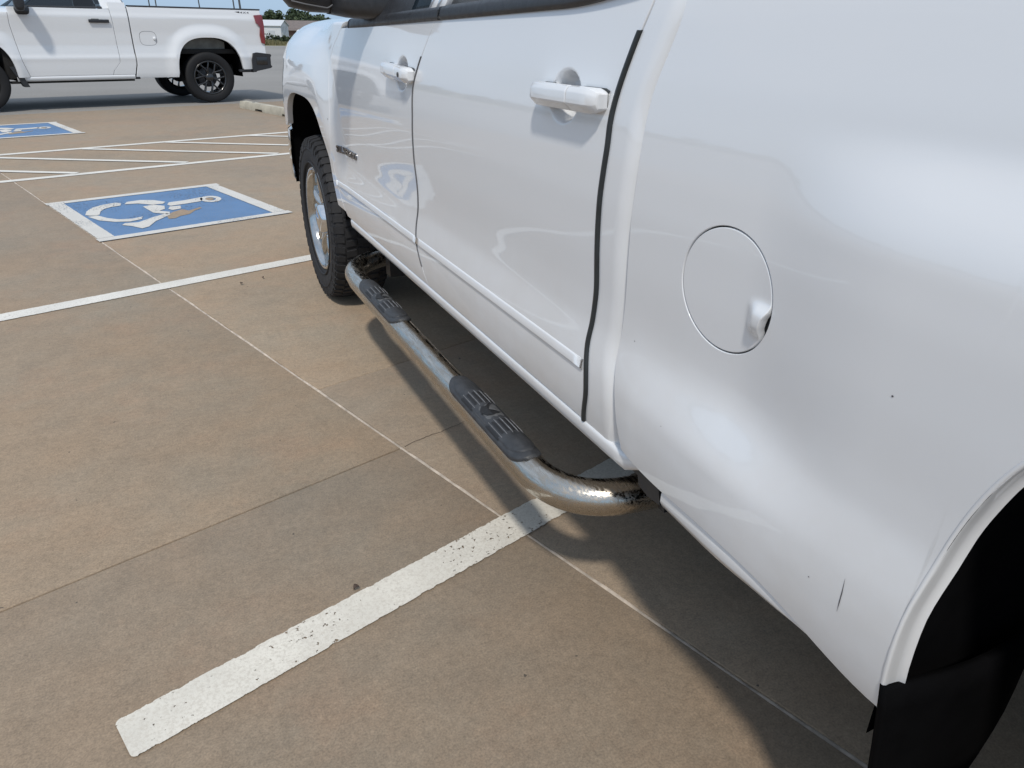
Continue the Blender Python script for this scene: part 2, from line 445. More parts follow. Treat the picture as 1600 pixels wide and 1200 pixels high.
for sm in (9.52, 10.53, 11.52, 12.42, 13.45, 14.45, 15.45):
    lo, hi = 7.84, 9.39
    strip('hatch_line', (sm - hi, hi), (sm - lo, lo), .085, 'linefar', .0065)

def accessible_symbol(p0, p1, l0, l1, faded, label):
    """p: across the joint (feet of the symbol towards p0), l: along the joint."""
    brd = .085
    root_ = mk('accessible_parking_symbol', [L(p0, l0, .0032), L(p1, l0, .0032), L(p1, l1, .0032), L(p0, l1, .0032)], [(0, 1, 2, 3)], 'bluepaint', lot, False, (0, 0, 1),
               [(0, -.7), (1, -.7), (1, .7), (0, .7)])
    tag(root_, label)
    for a, b_ in (((p0 - .02, l0 + brd / 2), (p1 + .03, l0 + brd / 2)), ((p0 - .02, l1 - brd / 2), (p1 + .03, l1 - brd / 2))):
        strip('border', a, b_, brd, 'symbol', .0062, root_)
    for a, b_ in (((p0 + brd / 2, l0 + brd), (p0 + brd / 2, l1 - brd)), ((p1 - brd / 2, l0 + brd), (p1 - brd / 2, l1 - brd))):
        strip('border', a, b_, brd + .02, 'symbol', .0070, root_)
    off_p, off_l = p0 - 1.155, l0 - 5.15
    def tr(pts): 
        out_ = []
        for (x, y) in pts:
            q = on_z(x * .3, 180 + y * .3, 0); out_.append((q @ EP + off_p, q @ EL + off_l))
        return out_
    def poly(name, pts, mat='symbol', z=.0066):
        pp = tr(pts); V = [L(a_, b_, z) for a_, b_ in pp]
        f_ = list(range(len(V)))
        return mk(name, V, [tuple(f_)], mat, root_, False, (0, 0, 1), [(0, .9)] * len(V))
    poly('wheel_arc', [(445, 525), (452, 505), (480, 487), (530, 472), (600, 460), (632, 462), (628, 475), (580, 482), (545, 492), (525, 505), (520, 522), (500, 527), (470, 528)])
    poly('wheel_arc', [(650, 468), (660, 456), (730, 446), (800, 446), (862, 455), (850, 465), (790, 470), (720, 464)])
    poly('wheel_arc', [(458, 534), (510, 527), (560, 540), (620, 547), (690, 543), (745, 532), (740, 545), (680, 558), (600, 560), (520, 553)])
    poly('seat_stroke', [(745, 480), (800, 470), (857, 476), (860, 492), (830, 502), (885, 507), (885, 520), (800, 512), (770, 495)])
    poly('body_stroke', [(872, 470), (880, 458), (960, 447), (1046, 431), (1058, 440), (1046, 452), (960, 466), (890, 476)])
    poly('arm_stroke', [(885, 480), (940, 475), (946, 490), (900, 498), (878, 492)])
    poly('leg_stroke', [(870, 514), (888, 522), (812, 556), (778, 584), (742, 594), (715, 588), (690, 582), (637, 577), (652, 567), (722, 562), (800, 535)])
    V = []; UV = []
    for i in range(25):
        t_ = 2 * math.pi * i / 24
        for k_, v_ in ((.50, -.9), (1.0, .9)):
            (q,) = tr([(1098 + 56 * k_ * math.cos(t_), 440 + 16 * k_ * math.sin(t_))]); V.append(L(q[0], q[1], .0066)); UV.append((i / 24, v_))
    mk('head_ring', V, gridF(25, 2), 'symbol', root_, False, (0, 0, 1), UV)
    poly('worn_patch', [(880, 543), (868, 524), (905, 506), (950, 493), (985, 500), (1040, 482), (1052, 486), (1015, 500), (990, 517), (940, 528), (915, 540)], 'concrete', .0052)
    poly('worn_patch', [(1060, 440), (1075, 434), (1105, 434), (1118, 440), (1100, 446), (1075, 446)], 'concrete', .0052)
accessible_symbol(1.155, 2.45, 5.15, 6.59, True, 'worn blue wheelchair symbol nearest the pickup truck')
accessible_symbol(1.20, 2.49, 10.80, 12.27, True, 'wheelchair symbol beyond the hatched aisle, cut by the left edge')

# ------------------------------------------------------------------ wheel stop
ws = empty('wheel_stop', L(5.50, 11.6, 0), LA * -1 + 0)
ws.rotation_euler = (0, 0, -LA + 0.0)
sec = [(-.075, 0), (-.075, .06), (-.05, .115), (.05, .115), (.075, .06), (.075, 0)]
Lh = 1.22; V = []
ys_ = [-Lh, -Lh + .03, -.62, -.60, -.36, -.34, .34, .36, .60, .62, Lh - .03, Lh]
for y in ys_:
    notch = (.35 < abs(y) < .61)
    sc = .93 if abs(y) >= Lh - .001 else 1
    for (x, z) in sec: V.append((x * sc, y, (.035 if notch and z == 0 else z * (.96 if sc < 1 else 1))))
F = gridF(len(ys_), 6) + [tuple(range(6)), tuple((len(ys_) - 1) * 6 + k for k in range(6))[::-1]]
F += [(i * 6, i * 6 + 5, (i + 1) * 6 + 5, (i + 1) * 6) for i in range(len(ys_) - 1)]
wsb = mk('stop_block', V, F, 'kerb', ws, True); autosmooth(wsb, 30)
bmx = wsb.data
import bmesh
_b = bmesh.new(); _b.from_mesh(bmx); bmesh.ops.recalc_face_normals(_b, faces=_b.faces); _b.to_mesh(bmx); _b.free()
for y in (-.8, .8):
    V, F = lathe([(0, 0.0001), (.004, .02), (0, .024)], 16, 'X'); V = [(v[1], v[2] + y, .1155 + v[0]) for v in V]; mk('anchor_pin', V, F, 'pole', ws)
tag(ws, 'pale concrete wheel stop on the pavement behind the white pickup', 'wheel stop')
ws.rotation_euler = (0, 0, math.atan2(-EL[0], EL[1]))

# ------------------------------------------------------------------ NEAR TRUCK
XC = 1.71                                            # truck centre line
TL = np.array([XC, 1.765, 0.0])
truck = empty('pickup_truck', tuple(TL))
tag(truck, 'white four-door pickup with chrome side step, filling the right side', 'pickup truck')
def set_normals(o, nrm, flip):
    me = o.data; me.calc_loop_triangles()
    base_n = [tuple(v.normal) for v in me.vertices]
    for i, n_ in enumerate(nrm): base_n[i] = (n_[0] * flip, n_[1], n_[2])
    me.normals_split_custom_set_from_vertices(base_n)
def s_normals(V, S_, keep=None):
    out_ = []
    for (x, y, z) in V:
        a = (S_(y + .002, z) - S_(y - .002, z)) / .004; b2 = (S_(y, z + .002) - S_(y, z - .002)) / .004
        n_ = np.array([-1.0, a, b2]); out_.append(n_ / np.linalg.norm(n_))
    return out_
def part(name, V, F, mat, parent=None, smooth_=True, out=None, both=False, uv=None, nrm=None):
    V = [np.array(v, float) - TL for v in V]
    o = mk(name, V, F, mat, parent or truck, smooth_, out, uv)
    if nrm is not None: set_normals(o, nrm, 1)
    if both:
        V2 = [(-v[0], v[1], v[2]) for v in V]; F2 = [tuple(f)[::-1] for f in F]
        o2 = (-out[0], out[1], out[2]) if out is not None else None
        pr = parent.get('_twin') if parent is not None else None
        o_2 = mk(name, V2, F2, mat, bpy.data.objects[pr] if pr else truck, smooth_, o2, uv)
        o['_twin'] = o_2.name
        if nrm is not None: set_normals(o_2, nrm, -1)
    return o

PROF = table([(.42, .758), (.47, .738), (.505, .724), (.54, .714), (.58, .707), (.63, .703), (.68, .704), (.715, .709), (.76, .7155), (.82, .7150), (.90, .7105), (1.0, .7075), (1.07, .7095), (1.13, .714), (1.20, .7225), (1.30, .739), (1.40, .760)], .013)
AY_R, AY_F = -.165, 3.69
def sell(y, z, ya, a, b_, n, z0=.40):
    return (abs((y - ya) / a) ** n + abs(max(z - z0, 0) / b_) ** n) ** (1 / n)
ARCH_R = (AY_R, .532, .655, 4.0); ARCH_F = (AY_F, .475, .585, 3.4)
def SX(y, z):
    x = PROF(z)
    if y > 2.6:
        q = sell(y, z, *ARCH_F)
        x -= .033 * (1 - float(smooth(q, 1.10, 1.50))) * (float(smooth(z, .60, .88)) if y < AY_F - .25 else 1.0)
        if y > 4.15: x += .55 * (y - 4.15) ** 2
    if y < 1.05:
        lowk = (1 - float(smooth(z, .665, .805))) * (.30 + .70 * (1 - float(smooth(y, .60, .98))))
        flr = (1 - float(smooth(z, 1.05, 1.18))) * (1 - float(smooth(y, .47, .72)))
        x -= (.030 - .006 * flr) * (1 - (1 - lowk) * (1 - flr)) * float(1 - smooth(y, .93, 1.05))
    return x
def on_s(px, py, dx=0.0):
    d = ray(px, py); xs_ = np.linspace(.60, .80, 120); prev_ = None
    for X in xs_:
        q = d * (X / d[0]); f_ = X - SX(q[1], q[2] + CAM_H) - dx
        if prev_ is not None and f_ >= 0:
            X = X - (X - prev_[0]) * f_ / (f_ - prev_[1]); break
        prev_ = (X, f_)
    return on_x(px, py, X)
def trace(pts):
    q = sorted([(p_[2], p_[1]) for p_ in (on_s(*a) for a in pts)]); zs = [a[0] for a in q]; ysl = [a[1] for a in q]
    zz = np.arange(.3, 1.6, .004); yy = np.interp(zz, zs, ysl)
    # carry the end slopes on gently
    k = np.arange(-10, 11) * .004; g = np.exp(-.5 * (k / .014) ** 2); g /= g.sum()
    yy = np.convolve(np.pad(yy, 10, mode='edge'), g, 'valid')
    return lambda z: float(np.interp(z, zz, yy))
G_FF = trace([(539, 30), (526, 60), (520, 74), (515, 95), (514, 110), (514.4, 160), (516, 200), (518, 236), (521, 258), (526, 282), (534, 312), (547, 345)])
G_FR = trace([(679, 35), (668, 62), (656, 96), (649, 120), (645, 140), (645, 180), (645.5, 220), (647.5, 250), (652, 285), (654, 315), (651, 350), (651, 382), (656.5, 405), (667, 441), (678, 460)])
G_RR = trace([(1023, 0), (1012.5, 24), (1002, 47), (982.5, 99), (968, 141), (962, 161), (954, 197), (952, 225), (940, 300), (935.5, 360), (934, 450), (929.5, 489), (919, 535), (917.5, 575), (917.5, 615), (913, 660)])
G_BF = trace([(1070, 17), (1065, 34), (1041, 94), (1024, 135), (1014, 169), (1004, 220), (994, 290), (985, 360), (979, 450), (973, 510), (963, 555), (960, 600), (961, 637), (965, 675), (971, 701)])
def z_sill(y): return 1.345 - .0275 * y + .34 * max(0, 1.33 - y) ** 2
Z_DB = .548
G2 = .0025
# handle bowls
BOWLS = [(1.262, 1.160, .056, .047), (2.24, 1.148, .056, .047)]
def DX(y, z):
    x = SX(y, z)
    for by, bz, ra, rb in BOWLS:
        q = math.hypot((y - by) / ra, (z - bz) / rb)
        if q < 1.15: x += .034 * (1 - float(smooth(q, .62, 1.04)))
    return x
def door(name, yf, yr, nu, nv, ub):
    V = []; us = lin(nu, .0025); vs2 = lin(nv, .003)
    us = sorted(set(us + list(np.linspace(*ub, 44)))); vs2 = sorted(set(vs2 + list(np.linspace(.725, .905, 48))))
    for u in us:
        for v in vs2:
            z = Z_DB + (1.30 - Z_DB) * v
            y0, y1 = yf(z) - G2, yr(z) + G2; y = y0 + (y1 - y0) * u
            z = Z_DB + (z_sill(y) - Z_DB) * v
            y0, y1 = yf(z) - G2, yr(z) + G2; y = y0 + (y1 - y0) * u
            V.append((DX(y, z), y, z))
    nr = s_normals(V, DX)
    V, F = fold(V, gridF(len(us), len(vs2)), EDGE, (1, 0, 0))
    return part(name, V, F, 'white', None, True, (-1, 0, 0), both=True, nrm=nr)
front_door = door('front_door', G_FF, G_FR, 110, 90, (.74, .93))
rear_door = door('rear_door', G_FR, G_RR, 110, 90, (.74, .93))

# black edge guard along the rear edge of the rear door and a slim grey one on the front door
def guard(name, g, z0, z1, w_, off, parent, mat, side_=1):
    zs = np.linspace(z0, z1, 60); V = []
    for z in zs:
        y = g(z)
        for dy, dx in ((w_ * 1.0, .0005), (w_ * .9, -off), (w_ * .15, -off * 1.25), (-w_ * .15, -off * .6), (-w_ * .15, .012)):
            V.append((SX(y, z) + dx, y + dy * side_, z))
    part(name, V, gridF(60, 5), mat, parent, True, (-1, 0, 0), both=True)
zt_g = on_s(1002, 47)[2]; zb_g = on_s(913, 658)[2]
guard('edge_guard', G_RR, zb_g, zt_g, .0085, .0035, rear_door, 'seal')
guard('edge_guard', G_FR, .60, 1.20, .0065, .0018, front_door, 'pole')

# cab corner behind the rear door, rolling inwards to the gap ahead of the bed
V = []; zs = lin(60, .004, .522, 1.36); us = np.linspace(0, 1, 26)
for z in zs:
    y0 = G_RR(z) - G2; yb = G_BF(z); flat_ = max(.018, (y0 - yb) * .48); rr = .050
    for u in us:
        s = u * (flat_ + rr * math.pi / 2)
        if s < flat_: y = y0 - s; dx = 0
        else:
            a_ = (s - flat_) / rr; y = y0 - flat_ - rr * math.sin(a_); dx = rr * (1 - math.cos(a_))
        V.append((SX(max(y, 1.0), z) + dx + .0015, y, z))
V, F = fold(V, gridF(len(zs), 26), EDGE, (1, 0, 0))
part('cab_corner', V, F, 'white', None, True, (-1, 0, 0), both=True)

# rocker panel under the doors
sec = [(.012, .5465), (.0030, .5455), (-.0005, .5425), (-.0020, .536), (-.0005, .522), (.0030, .511), (.0085, .5055), (.03, .5015), (.12, .50)]
ys = lin(60, .004, .925, 3.02); V = []
for y in ys:
    e = float(smooth(y, .925, .975)); lift = (1 - e) * .02
    for dx, z in sec: V.append((SX(2.0, .545) + dx + (1 - e) * .018, y, z + lift * (.546 - z) / .046 - (.004 if y > 2.4 else 0) * 0))
F = gridF(len(ys), len(sec)); V, F = fold(V, F, [(.001, .002), (.001, .02)], (1, 0, 0))
part('rocker_panel', V, F, 'white', None, True, (-1, 0, -.3), both=True)

# front fender with the arch, rolled into the hood
def front_bottom(y):
    q = abs((y - AY_F) / ARCH_F[1])
    if q >= 1: return None
    return .40 + ARCH_F[2] * (1 - q ** ARCH_F[3]) ** (1 / ARCH_F[3])
fy = []
y_edge_r, y_edge_f = 2.62, 4.78
arch_pts = []
for a_ in np.linspace(0, math.pi, 70):
    n_ = ARCH_F[3]; c_, s_ = math.cos(a_), math.sin(a_)
    arch_pts.append((AY_F - ARCH_F[1] * np.sign(c_) * abs(c_) ** (2 / n_), .40 + ARCH_F[2] * abs(s_) ** (2 / n_)))
ROLL_A = [(1.155, .014), (1.19, .032), (1.235, .074), (1.268, .122), (1.288, .175), (1.303, .25), (1.310, .34)]
def fender_pt(y, v, zb):
    """v in 0..1 up the side, 1..2 over the shoulder."""
    y1 = y
    if v <= 1:
        z = zb + (1.12 - zb) * v
    else:
        z = None
    if z is not None: return (SX(y, z), y, z)
    s = (v - 1) * (len(ROLL_A) - 1e-6); k = int(s); f_ = s - k
    seq = [(1.12, 0.0)] + ROLL_A
    za, xa = seq[k]; zb2, xb = seq[k + 1]
    z = za + (zb2 - za) * f_; dx = xa + (xb - xa) * f_
    wv = float(smooth(y, 3.12, 3.7))
    base = SX(y, min(z, 1.12))
    flatx = SX(y, z) + max(0, z - 1.285) * 4.5 ** 1
    xx = (1 - wv) * flatx + wv * (base + dx)
    if y > 4.3: z = z - .35 * (y - 4.3) ** 2 * (v - 1)
    return (xx, y, z)
VV = [v for v in lin(34, .004)] + list(1 + np.linspace(.03, 1, 24))
cols = []
for y_, z_ in [(y, None) for y in []]: pass
# columns: behind the arch (from the door gap), over the arch, ahead of the arch
z_low = .565
a_in = [q for q in arch_pts if q[1] > (z_low + .001 if q[0] < AY_F else .80)]
y_back0 = a_in[0][0]; y_front1 = a_in[-1][0]
V = []
def gapy(z): return G_FF(min(z, 1.33)) + G2
backs = lin(14, .02)
ncol = 0
for u in backs[:-1]:
    for v in VV:
        z = z_low + (1.12 - z_low) * min(v, 1) if v <= 1 else fender_pt(3.2, v, z_low)[2]
        yg = gapy(z); y = yg + (y_back0 - yg) * u
        if z < .70: y = max(yg + .002 * u, y)
        q = fender_pt(y, v, z_low); V.append(q)
    ncol += 1
for (ya_, za_) in a_in:
    for v in VV: V.append(fender_pt(ya_, v, za_))
    ncol += 1
for u in np.linspace(.05, 1, 16):
    y = y_front1 + (4.80 - y_front1) * u
    for v in VV: V.append(fender_pt(y, v, z_low + .235))
    ncol += 1
V, F = fold(V, gridF(ncol, len(VV)), [(.0007, .0003), (.0012, .0012), (.0014, .003), (.0, .028)], (1, 0, 0))
fender = part('front_fender', V, F, 'white', None, True, (-1, 0, .1), both=True)
# hood
V = []; hy = np.linspace(3.05, 4.80, 22); hu = np.linspace(0, 1, 24)
for y in hy:
    q = fender_pt(max(y, 3.72), 2.0, .9)
    for u in hu:
        x = q[0] + .004 + (XC - q[0]) * u; ridge = .028 * float(smooth(u, .15, .35)) 
        V.append((x, y, q[2] - .004 + ridge + .012 * u - .5 * max(0, y - 4.35) ** 2))
part('hood', V, gridF(22, 24), 'white', None, True, (0, 0, 1), both=True)
# chrome front bumper corner seen past the arch
V = []; 
bz = [(.50, .03), (.53, .004), (.60, 0), (.70, 0), (.775, .006), (.792, .03)]
by_ = list(np.linspace(4.13, 4.62, 10)) + [4.72, 4.80, 4.84]
bx_ = [SX(min(y, 4.3), .7) + .01 + .55 * max(0, y - 4.2) ** 2 for y in by_[:10]] + [.93, 1.15, XC]
for y, x in zip(by_, bx_):
    for z, d in bz: V.append((x + d, y - d * .3, z))
part('front_bumper', V, gridF(len(by_), len(bz)), 'chrome', None, True, (-1, .3, 0), both=True)
# grille and lamps of the nose
V, F = box((XC, 4.74, .98), (1.50, .10, .40)); part('grille', V, F, 'black', None, False)
for s in (-1, 1):
    V, F = box((XC + s * .68, 4.68, 1.06), (.26, .12, .20)); part('headlight', V, F, 'glass', None, False)

# ---- bed side
Z_RAIL = 1.318
bedb = [(p_[1], p_[2]) for p_ in (on_s(*a) for a in [(972, 703), (984, 720), (1006, 742), (1029, 764), (1080, 810), (1142, 867), (1217, 942), (1255, 985), (1300, 1035), (1363, 1100), (1376, 1108)])]
bedb.sort(); by0 = [a[0] for a in bedb]; bz0 = [a[1] for a in bedb]
bpoly = np.polyfit(by0, bz0, 5)
def bed_bottom(y): return float(np.polyval(bpoly, min(max(y, by0[0]), by0[-1])))
arch_r = []
for a_ in np.linspace(0, math.pi, 110):
    n_ = ARCH_R[3]; c_, s_ = math.cos(a_), math.sin(a_)
    arch_r.append((AY_R + ARCH_R[1] * np.sign(c_) * abs(c_) ** (2 / n_), .40 + ARCH_R[2] * abs(s_) ** (2 / n_)))
z_edge = bed_bottom(.372)
arch_r = [q for q in arch_r if q[1] > z_edge]
y_a0 = arch_r[0][0]; y_a1 = arch_r[-1][0]
# front block (bed front edge to arch) is a regular grid; fuel door sits in it
fc = on_s(1137, 457); FY, FZ = fc[1] + .002, fc[2]
fr_t = on_s(1131, 354)[2]; fr_b = on_s(1152, 559)[2]; FR_ = (fr_t - fr_b) / 2 * 1.0; FZ = (fr_t + fr_b) / 2
yl = on_s(1067, 440)[1]; yr_ = on_s(1206, 470)[1]; FY = (yl + yr_) / 2; FRY = (yl - yr_) / 2
V = []; F = []; idx = {}
def bed_xyz(y, z): return (SX(y, z), y, z)
HB = max(FR_, FRY) + .022
uy = sorted(set([FY - HB, FY + HB] + list(np.linspace(FY - HB, FY + HB, 25))), reverse=True)
ulist = None
vzs = np.linspace(FZ - HB, FZ + HB, 25)
yA = list(lin(6, .03)); 
# rows (z fractions): fixed rows through the square around the fuel door
lowr = lin(26, .006)[:-2]; topr = lin(26, .006)[2:]
rows = [('lo', v) for v in lowr[:-0 or None]] 
n_lo = 26; n_hi = 26
def row_z(r, y):
    zb = bed_bottom(y)
    if r < n_lo:
        v = r / n_lo; v = [0, .012, .03][r] if r < 3 else v
        return zb + (vzs[0] - zb) * v
    if r < n_lo + 25: return vzs[r - n_lo]
    k = (r - n_lo - 24) / n_hi
    if r == n_lo + 24 + n_hi - 1: k = .985
    return vzs[-1] + (Z_RAIL - vzs[-1]) * k
NR = n_lo + 25 + n_hi
colsB = []
# columns ahead of the square: between the bed front edge and FY+HB
nfA = 12
for i in range(nfA):
    u = [0, .02, .06][i] if i < 3 else i / nfA
    colsB.append(('A', u))
for y in uy: colsB.append(('B', y))
nC = 14
for i in range(1, nC + 1): colsB.append(('C', i / nC))
for ci, (k, u) in enumerate(colsB):
    for r in range(NR):
        if k == 'A':
            z = row_z(r, .90); ye = G_BF(min(z, 1.30)); y = ye + (FY + HB - ye) * u; z = row_z(r, y); ye = G_BF(min(z, 1.30)); y = ye + (FY + HB - ye) * u
        elif k == 'B': y = u; z = row_z(r, y)
        else:
            y = (FY - HB) + (y_a0 - (FY - HB)) * u; z = row_z(r, y)
        V.append(bed_xyz(y, z)); idx[(ci, r)] = len(V) - 1
c0 = nfA; c1 = nfA + len(uy) - 1
for ci in range(len(colsB) - 1):
    for r in range(NR - 1):
        if c0 <= ci < c1 and n_lo <= r < n_lo + 24: continue
        F.append((idx[(ci, r)], idx[(ci + 1, r)], idx[(ci + 1, r + 1)], idx[(ci, r + 1)]))
# polar patch round the filler door
ringv = [idx[(c, n_lo)] for c in range(c0, c1)] + [idx[(c1, r)] for r in range(n_lo, n_lo + 24)] + [idx[(c, n_lo + 24)] for c in range(c1, c0, -1)] + [idx[(c0, r)] for r in range(n_lo + 24, n_lo, -1)]
prev = ringv; GAPF = .0044
for k, f_ in enumerate([.25, .5, .72, .88, .97, 1.0]):
    cur = []
    for vi in ringv:
        _, y, z = V[vi]; a_ = math.atan2((z - FZ) / FR_, (y - FY) / FRY)
        ty, tz = FY + (FRY + GAPF) * math.cos(a_), FZ + (FR_ + GAPF) * math.sin(a_)
        yy, zz = y + (ty - y) * f_, z + (tz - z) * f_
        V.append(bed_xyz(yy, zz)); cur.append(len(V) - 1)
    n_ = len(ringv)
    for i in range(n_): F.append((prev[i], prev[(i + 1) % n_], cur[(i + 1) % n_], cur[i]))
    prev = cur
# columns over and behind the arch
base = len(V); NV2 = NR; last = [idx[(len(colsB) - 1, r)] for r in range(NR)]
y_end = -1.28
colsD = [(y, z) for y, z in arch_r[1:]] + [(y_a1 + (y_end - y_a1) * u, bed_bottom(.40) + .03) for u in np.linspace(.06, 1, 16)]
nArc = len(arch_r) - 1
for ic, (y, zb) in enumerate(colsD):
    cur = []
    y_top = y_a0 + (y_a1 - y_a0) * (ic + 1) / nArc if ic < nArc else y
    for r in range(NR):
        z_ref = row_z(r, y_a0); zb_ref = bed_bottom(y_a0)
        v = (z_ref - zb_ref) / (Z_RAIL - zb_ref); z = zb + (Z_RAIL - zb) * v
        x, y2, z2 = bed_xyz(y + (y_top - y) * v ** .8, z)
        if y < -1.1: x += .9 * (-1.1 - y) ** 2
        V.append((x, y2, z2)); cur.append(len(V) - 1)
    for r in range(NR - 1): F.append((last[r], cur[r], cur[r + 1], last[r + 1]))
    last = cur
nr = s_normals(V, SX)
V, F = fold(V, F, [(.0006, .0003), (.0011, .0010), (.0013, .0028), (.0013, .012)], (1, 0, 0))
bed = part('bed_side', V, F, 'white', None, True, (-1, 0, 0), both=True, nrm=nr)
# rolled arch lip: a real return flange, a little hammered towards its lower end
V = []; prof_l = [(-.0034, .0004), (-.0022, -.0011), (.0004, -.0013), (.0019, -.0004), (.0028, .0020), (.0032, .008), (.0040, .015), (.0052, .022), (.011, .026)]
seq = [(y_a0, z_edge - .0)] + arch_r + [(y_a1, z_edge)]
for i, (y, z) in enumerate(seq):
    j0, j1 = max(i - 1, 0), min(i + 1, len(seq) - 1)
    ty, tz = seq[j1][0] - seq[j0][0], seq[j1][1] - seq[j0][1]; l_ = math.hypot(ty, tz) + 1e-9
    ny, nz = -tz / l_, ty / l_                                # towards the wheel
    if (AY_R - y) * ny + (.45 - z) * nz < 0: ny, nz = -ny, -nz
    for k, (o_, i_) in enumerate(prof_l):
        dent = .0007 * math.sin(i * .9) * math.exp(-((z - .62) / .2) ** 2) * (k > 1) + random.uniform(-.0002, .0002) * (k > 1)
        V.append((SX(y + ny * min(o_, 0), z + nz * min(o_, 0)) + i_, y + ny * (o_ + dent), z + nz * (o_ + dent)))
part('arch_lip', V, gridF(len(seq), len(prof_l)), 'white', bed, True, None, both=True)
# lower rail of the bed under its bottom crease
rpt = sorted((q[1], q[2]) for q in (on_s(*a) for a in [(1024, 782), (1080, 837), (1163, 913), (1217, 960), (1264, 999)]))
yl_ = list(np.linspace(on_s(1031, 768)[1], on_s(1264, 997)[1], 30)); V = []
for i, y in enumerate(yl_):
    h = max(.0012, bed_bottom(y) - float(np.interp(y, [q[0] for q in rpt], [q[1] for q in rpt]))); zb = bed_bottom(y)
    for dz, dx in ((.005, .012), (-.04 * h, .0060), (-.25 * h, .0042), (-.65 * h, .0038), (-.92 * h, .008), (-h, .018)): V.append((SX(y, zb) + dx, y, zb + dz))
part('lower_rail', V, gridF(30, 6), 'white', bed, True, (-1, 0, -.2), both=True)
# filler door with a raised finger tab at its rear edge
V = []; nA_, nR_ = 96, 26; rr_ = list(np.linspace(.03, .955, nR_ - 3)) + [.975, .99, 1.0]
tab_a = R(-163)
for k in range(nA_):
    a_ = 2 * math.pi * k / nA_
    for r_ in rr_:
        ry, rz = FRY * r_ * math.cos(a_), FR_ * r_ * math.sin(a_)
        u = (-ry / FRY - .68) / .22; v = (rz / FR_ + .21) / .235
        bumpy = .012 * math.exp(-(v ** 4)) * float(smooth(u, -.9, .6))
        cut = 0.0
        # the tab bites into the rim so a shadowed finger pocket opens behind it
        d_ = abs(((a_ - R(196)) + math.pi) % (2 * math.pi) - math.pi)
        s_ = 1 - .062 * math.exp(-(d_ / R(13)) ** 4) * float(smooth(r_, .6, 1))
        y, z = FY + ry * s_, FZ + rz * s_
        V.append((SX(y, z) + .0006 - bumpy, y, z))
F = [(k * nR_ + j, ((k + 1) % nA_) * nR_ + j, ((k + 1) % nA_) * nR_ + j + 1, k * nR_ + j + 1) for k in range(nA_) for j in range(nR_ - 1)]
cen_ = len(V); V.append((SX(FY, FZ) + .0006, FY, FZ))
F = list(F) + [(cen_, ((k + 1) % nA_) * nR_, k * nR_) for k in range(nA_)]
V, F = fold(V, F, [(.0004, .0002), (.0008, .0008), (.001, .002), (.001, .014)], (1, 0, 0))
fdoor = part('fuel_door', V, F, 'white', None, True, (-1, 0, 0))
V = []
for k in range(48):
    a_ = 2 * math.pi * k / 48
    for r_, d in ((0.001, .0055), (1.06, .0055)): V.append((SX(FY, FZ) + d + .002, FY + FRY * r_ * math.cos(a_), FZ + FR_ * r_ * math.sin(a_)))
part('fuel_pocket', V, [(k * 2, ((k + 1) % 48) * 2, ((k + 1) % 48) * 2 + 1, k * 2 + 1) for k in range(48)], 'padgrey', fdoor, True, (-1, 0, 0))
# black rail cap on top of the bed side
q0 = on_s(1094, 9)
ys = np.linspace(q0[1], -1.25, 30); V = []
for y in ys:
    for dx, dz in ((.004, .000), (-.002, .006), (-.001, .030), (.012, .042), (.075, .045), (.085, .0)): V.append((SX(y, 1.31) + dx, y, Z_RAIL + dz))
V, F = V, gridF(30, 6) + [(0, 1, 2, 3, 4, 5)]
part('rail_cap', V, F, 'black', None, True, (-1, 0, .5), both=True)
# bed rail top (white, runs under the cap), front wall, floor and tailgate of the bed
V = []; ys = np.linspace(.905, -1.27, 20)
for y in ys:
    for dx, dz in ((.001, -.0005), (.004, .0005), (.10, .0005), (.11, -.03), (.115, -.50)): V.append((SX(y, 1.31) + dx, y, Z_RAIL + dz))
part('bed_rail', V, gridF(20, 5), 'white', None, True, (0, 0, 1), both=True)
V, F = box((XC, .885, 1.03), (1.72, .04, .58)); part('bed_front_wall', V, F, 'white', None, False)
V, F = box((XC, -.2, .80), (1.72, 2.14, .05)); part('bed_floor', V, F, 'black', None, False)
V, F = box((XC, -1.25, 1.04), (1.62, .06, .56)); part('tailgate', V, F, 'white', None, False)
for s in (-1, 1):
    V, F = box((XC + s * .90, -1.27, 1.08), (.10, .09, .42)); part('tail_light', V, F, 'red', None, False)
V, F = box((XC, -1.38, .60), (1.80, .16, .20)); part('rear_bumper', V, F, 'chrome', None, False)

# ---- body side trims on the doors
def trim(y0, y1, parent):
    zc = lambda y: .6715 + .001 * (y - 1.1)
    ys = lin(30, .004, y0, y1); V = []
    hh = [(.0120, .001), (.0117, -.0012), (.0108, -.0024), (.0085, -.0034), (-.0060, -.0050), (-.0085, -.0047), (-.0100, -.0028), (-.0106, .002)]
    for i, y in enumerate(ys):
        e = min(1, min(abs(y - y0), abs(y - y1)) / .004 + .25)
        for dz, dx in hh: V.append((SX(y, zc(y) + dz) + .0008 + dx * e, y, zc(y) + dz))
    F = gridF(len(ys), len(hh)) + [tuple(range(len(hh))), tuple((len(ys) - 1) * len(hh) + k for k in range(len(hh)))]
    o = part('body_side_trim', V, F, 'white', parent, True, (-1, 0, 0), both=True)
    return o
ze = .672
trim(on_s(527, 284)[1], G_FR(ze) + .006, front_door)
trim(G_FR(ze) - .006, on_s(906, 572)[1], rear_door)

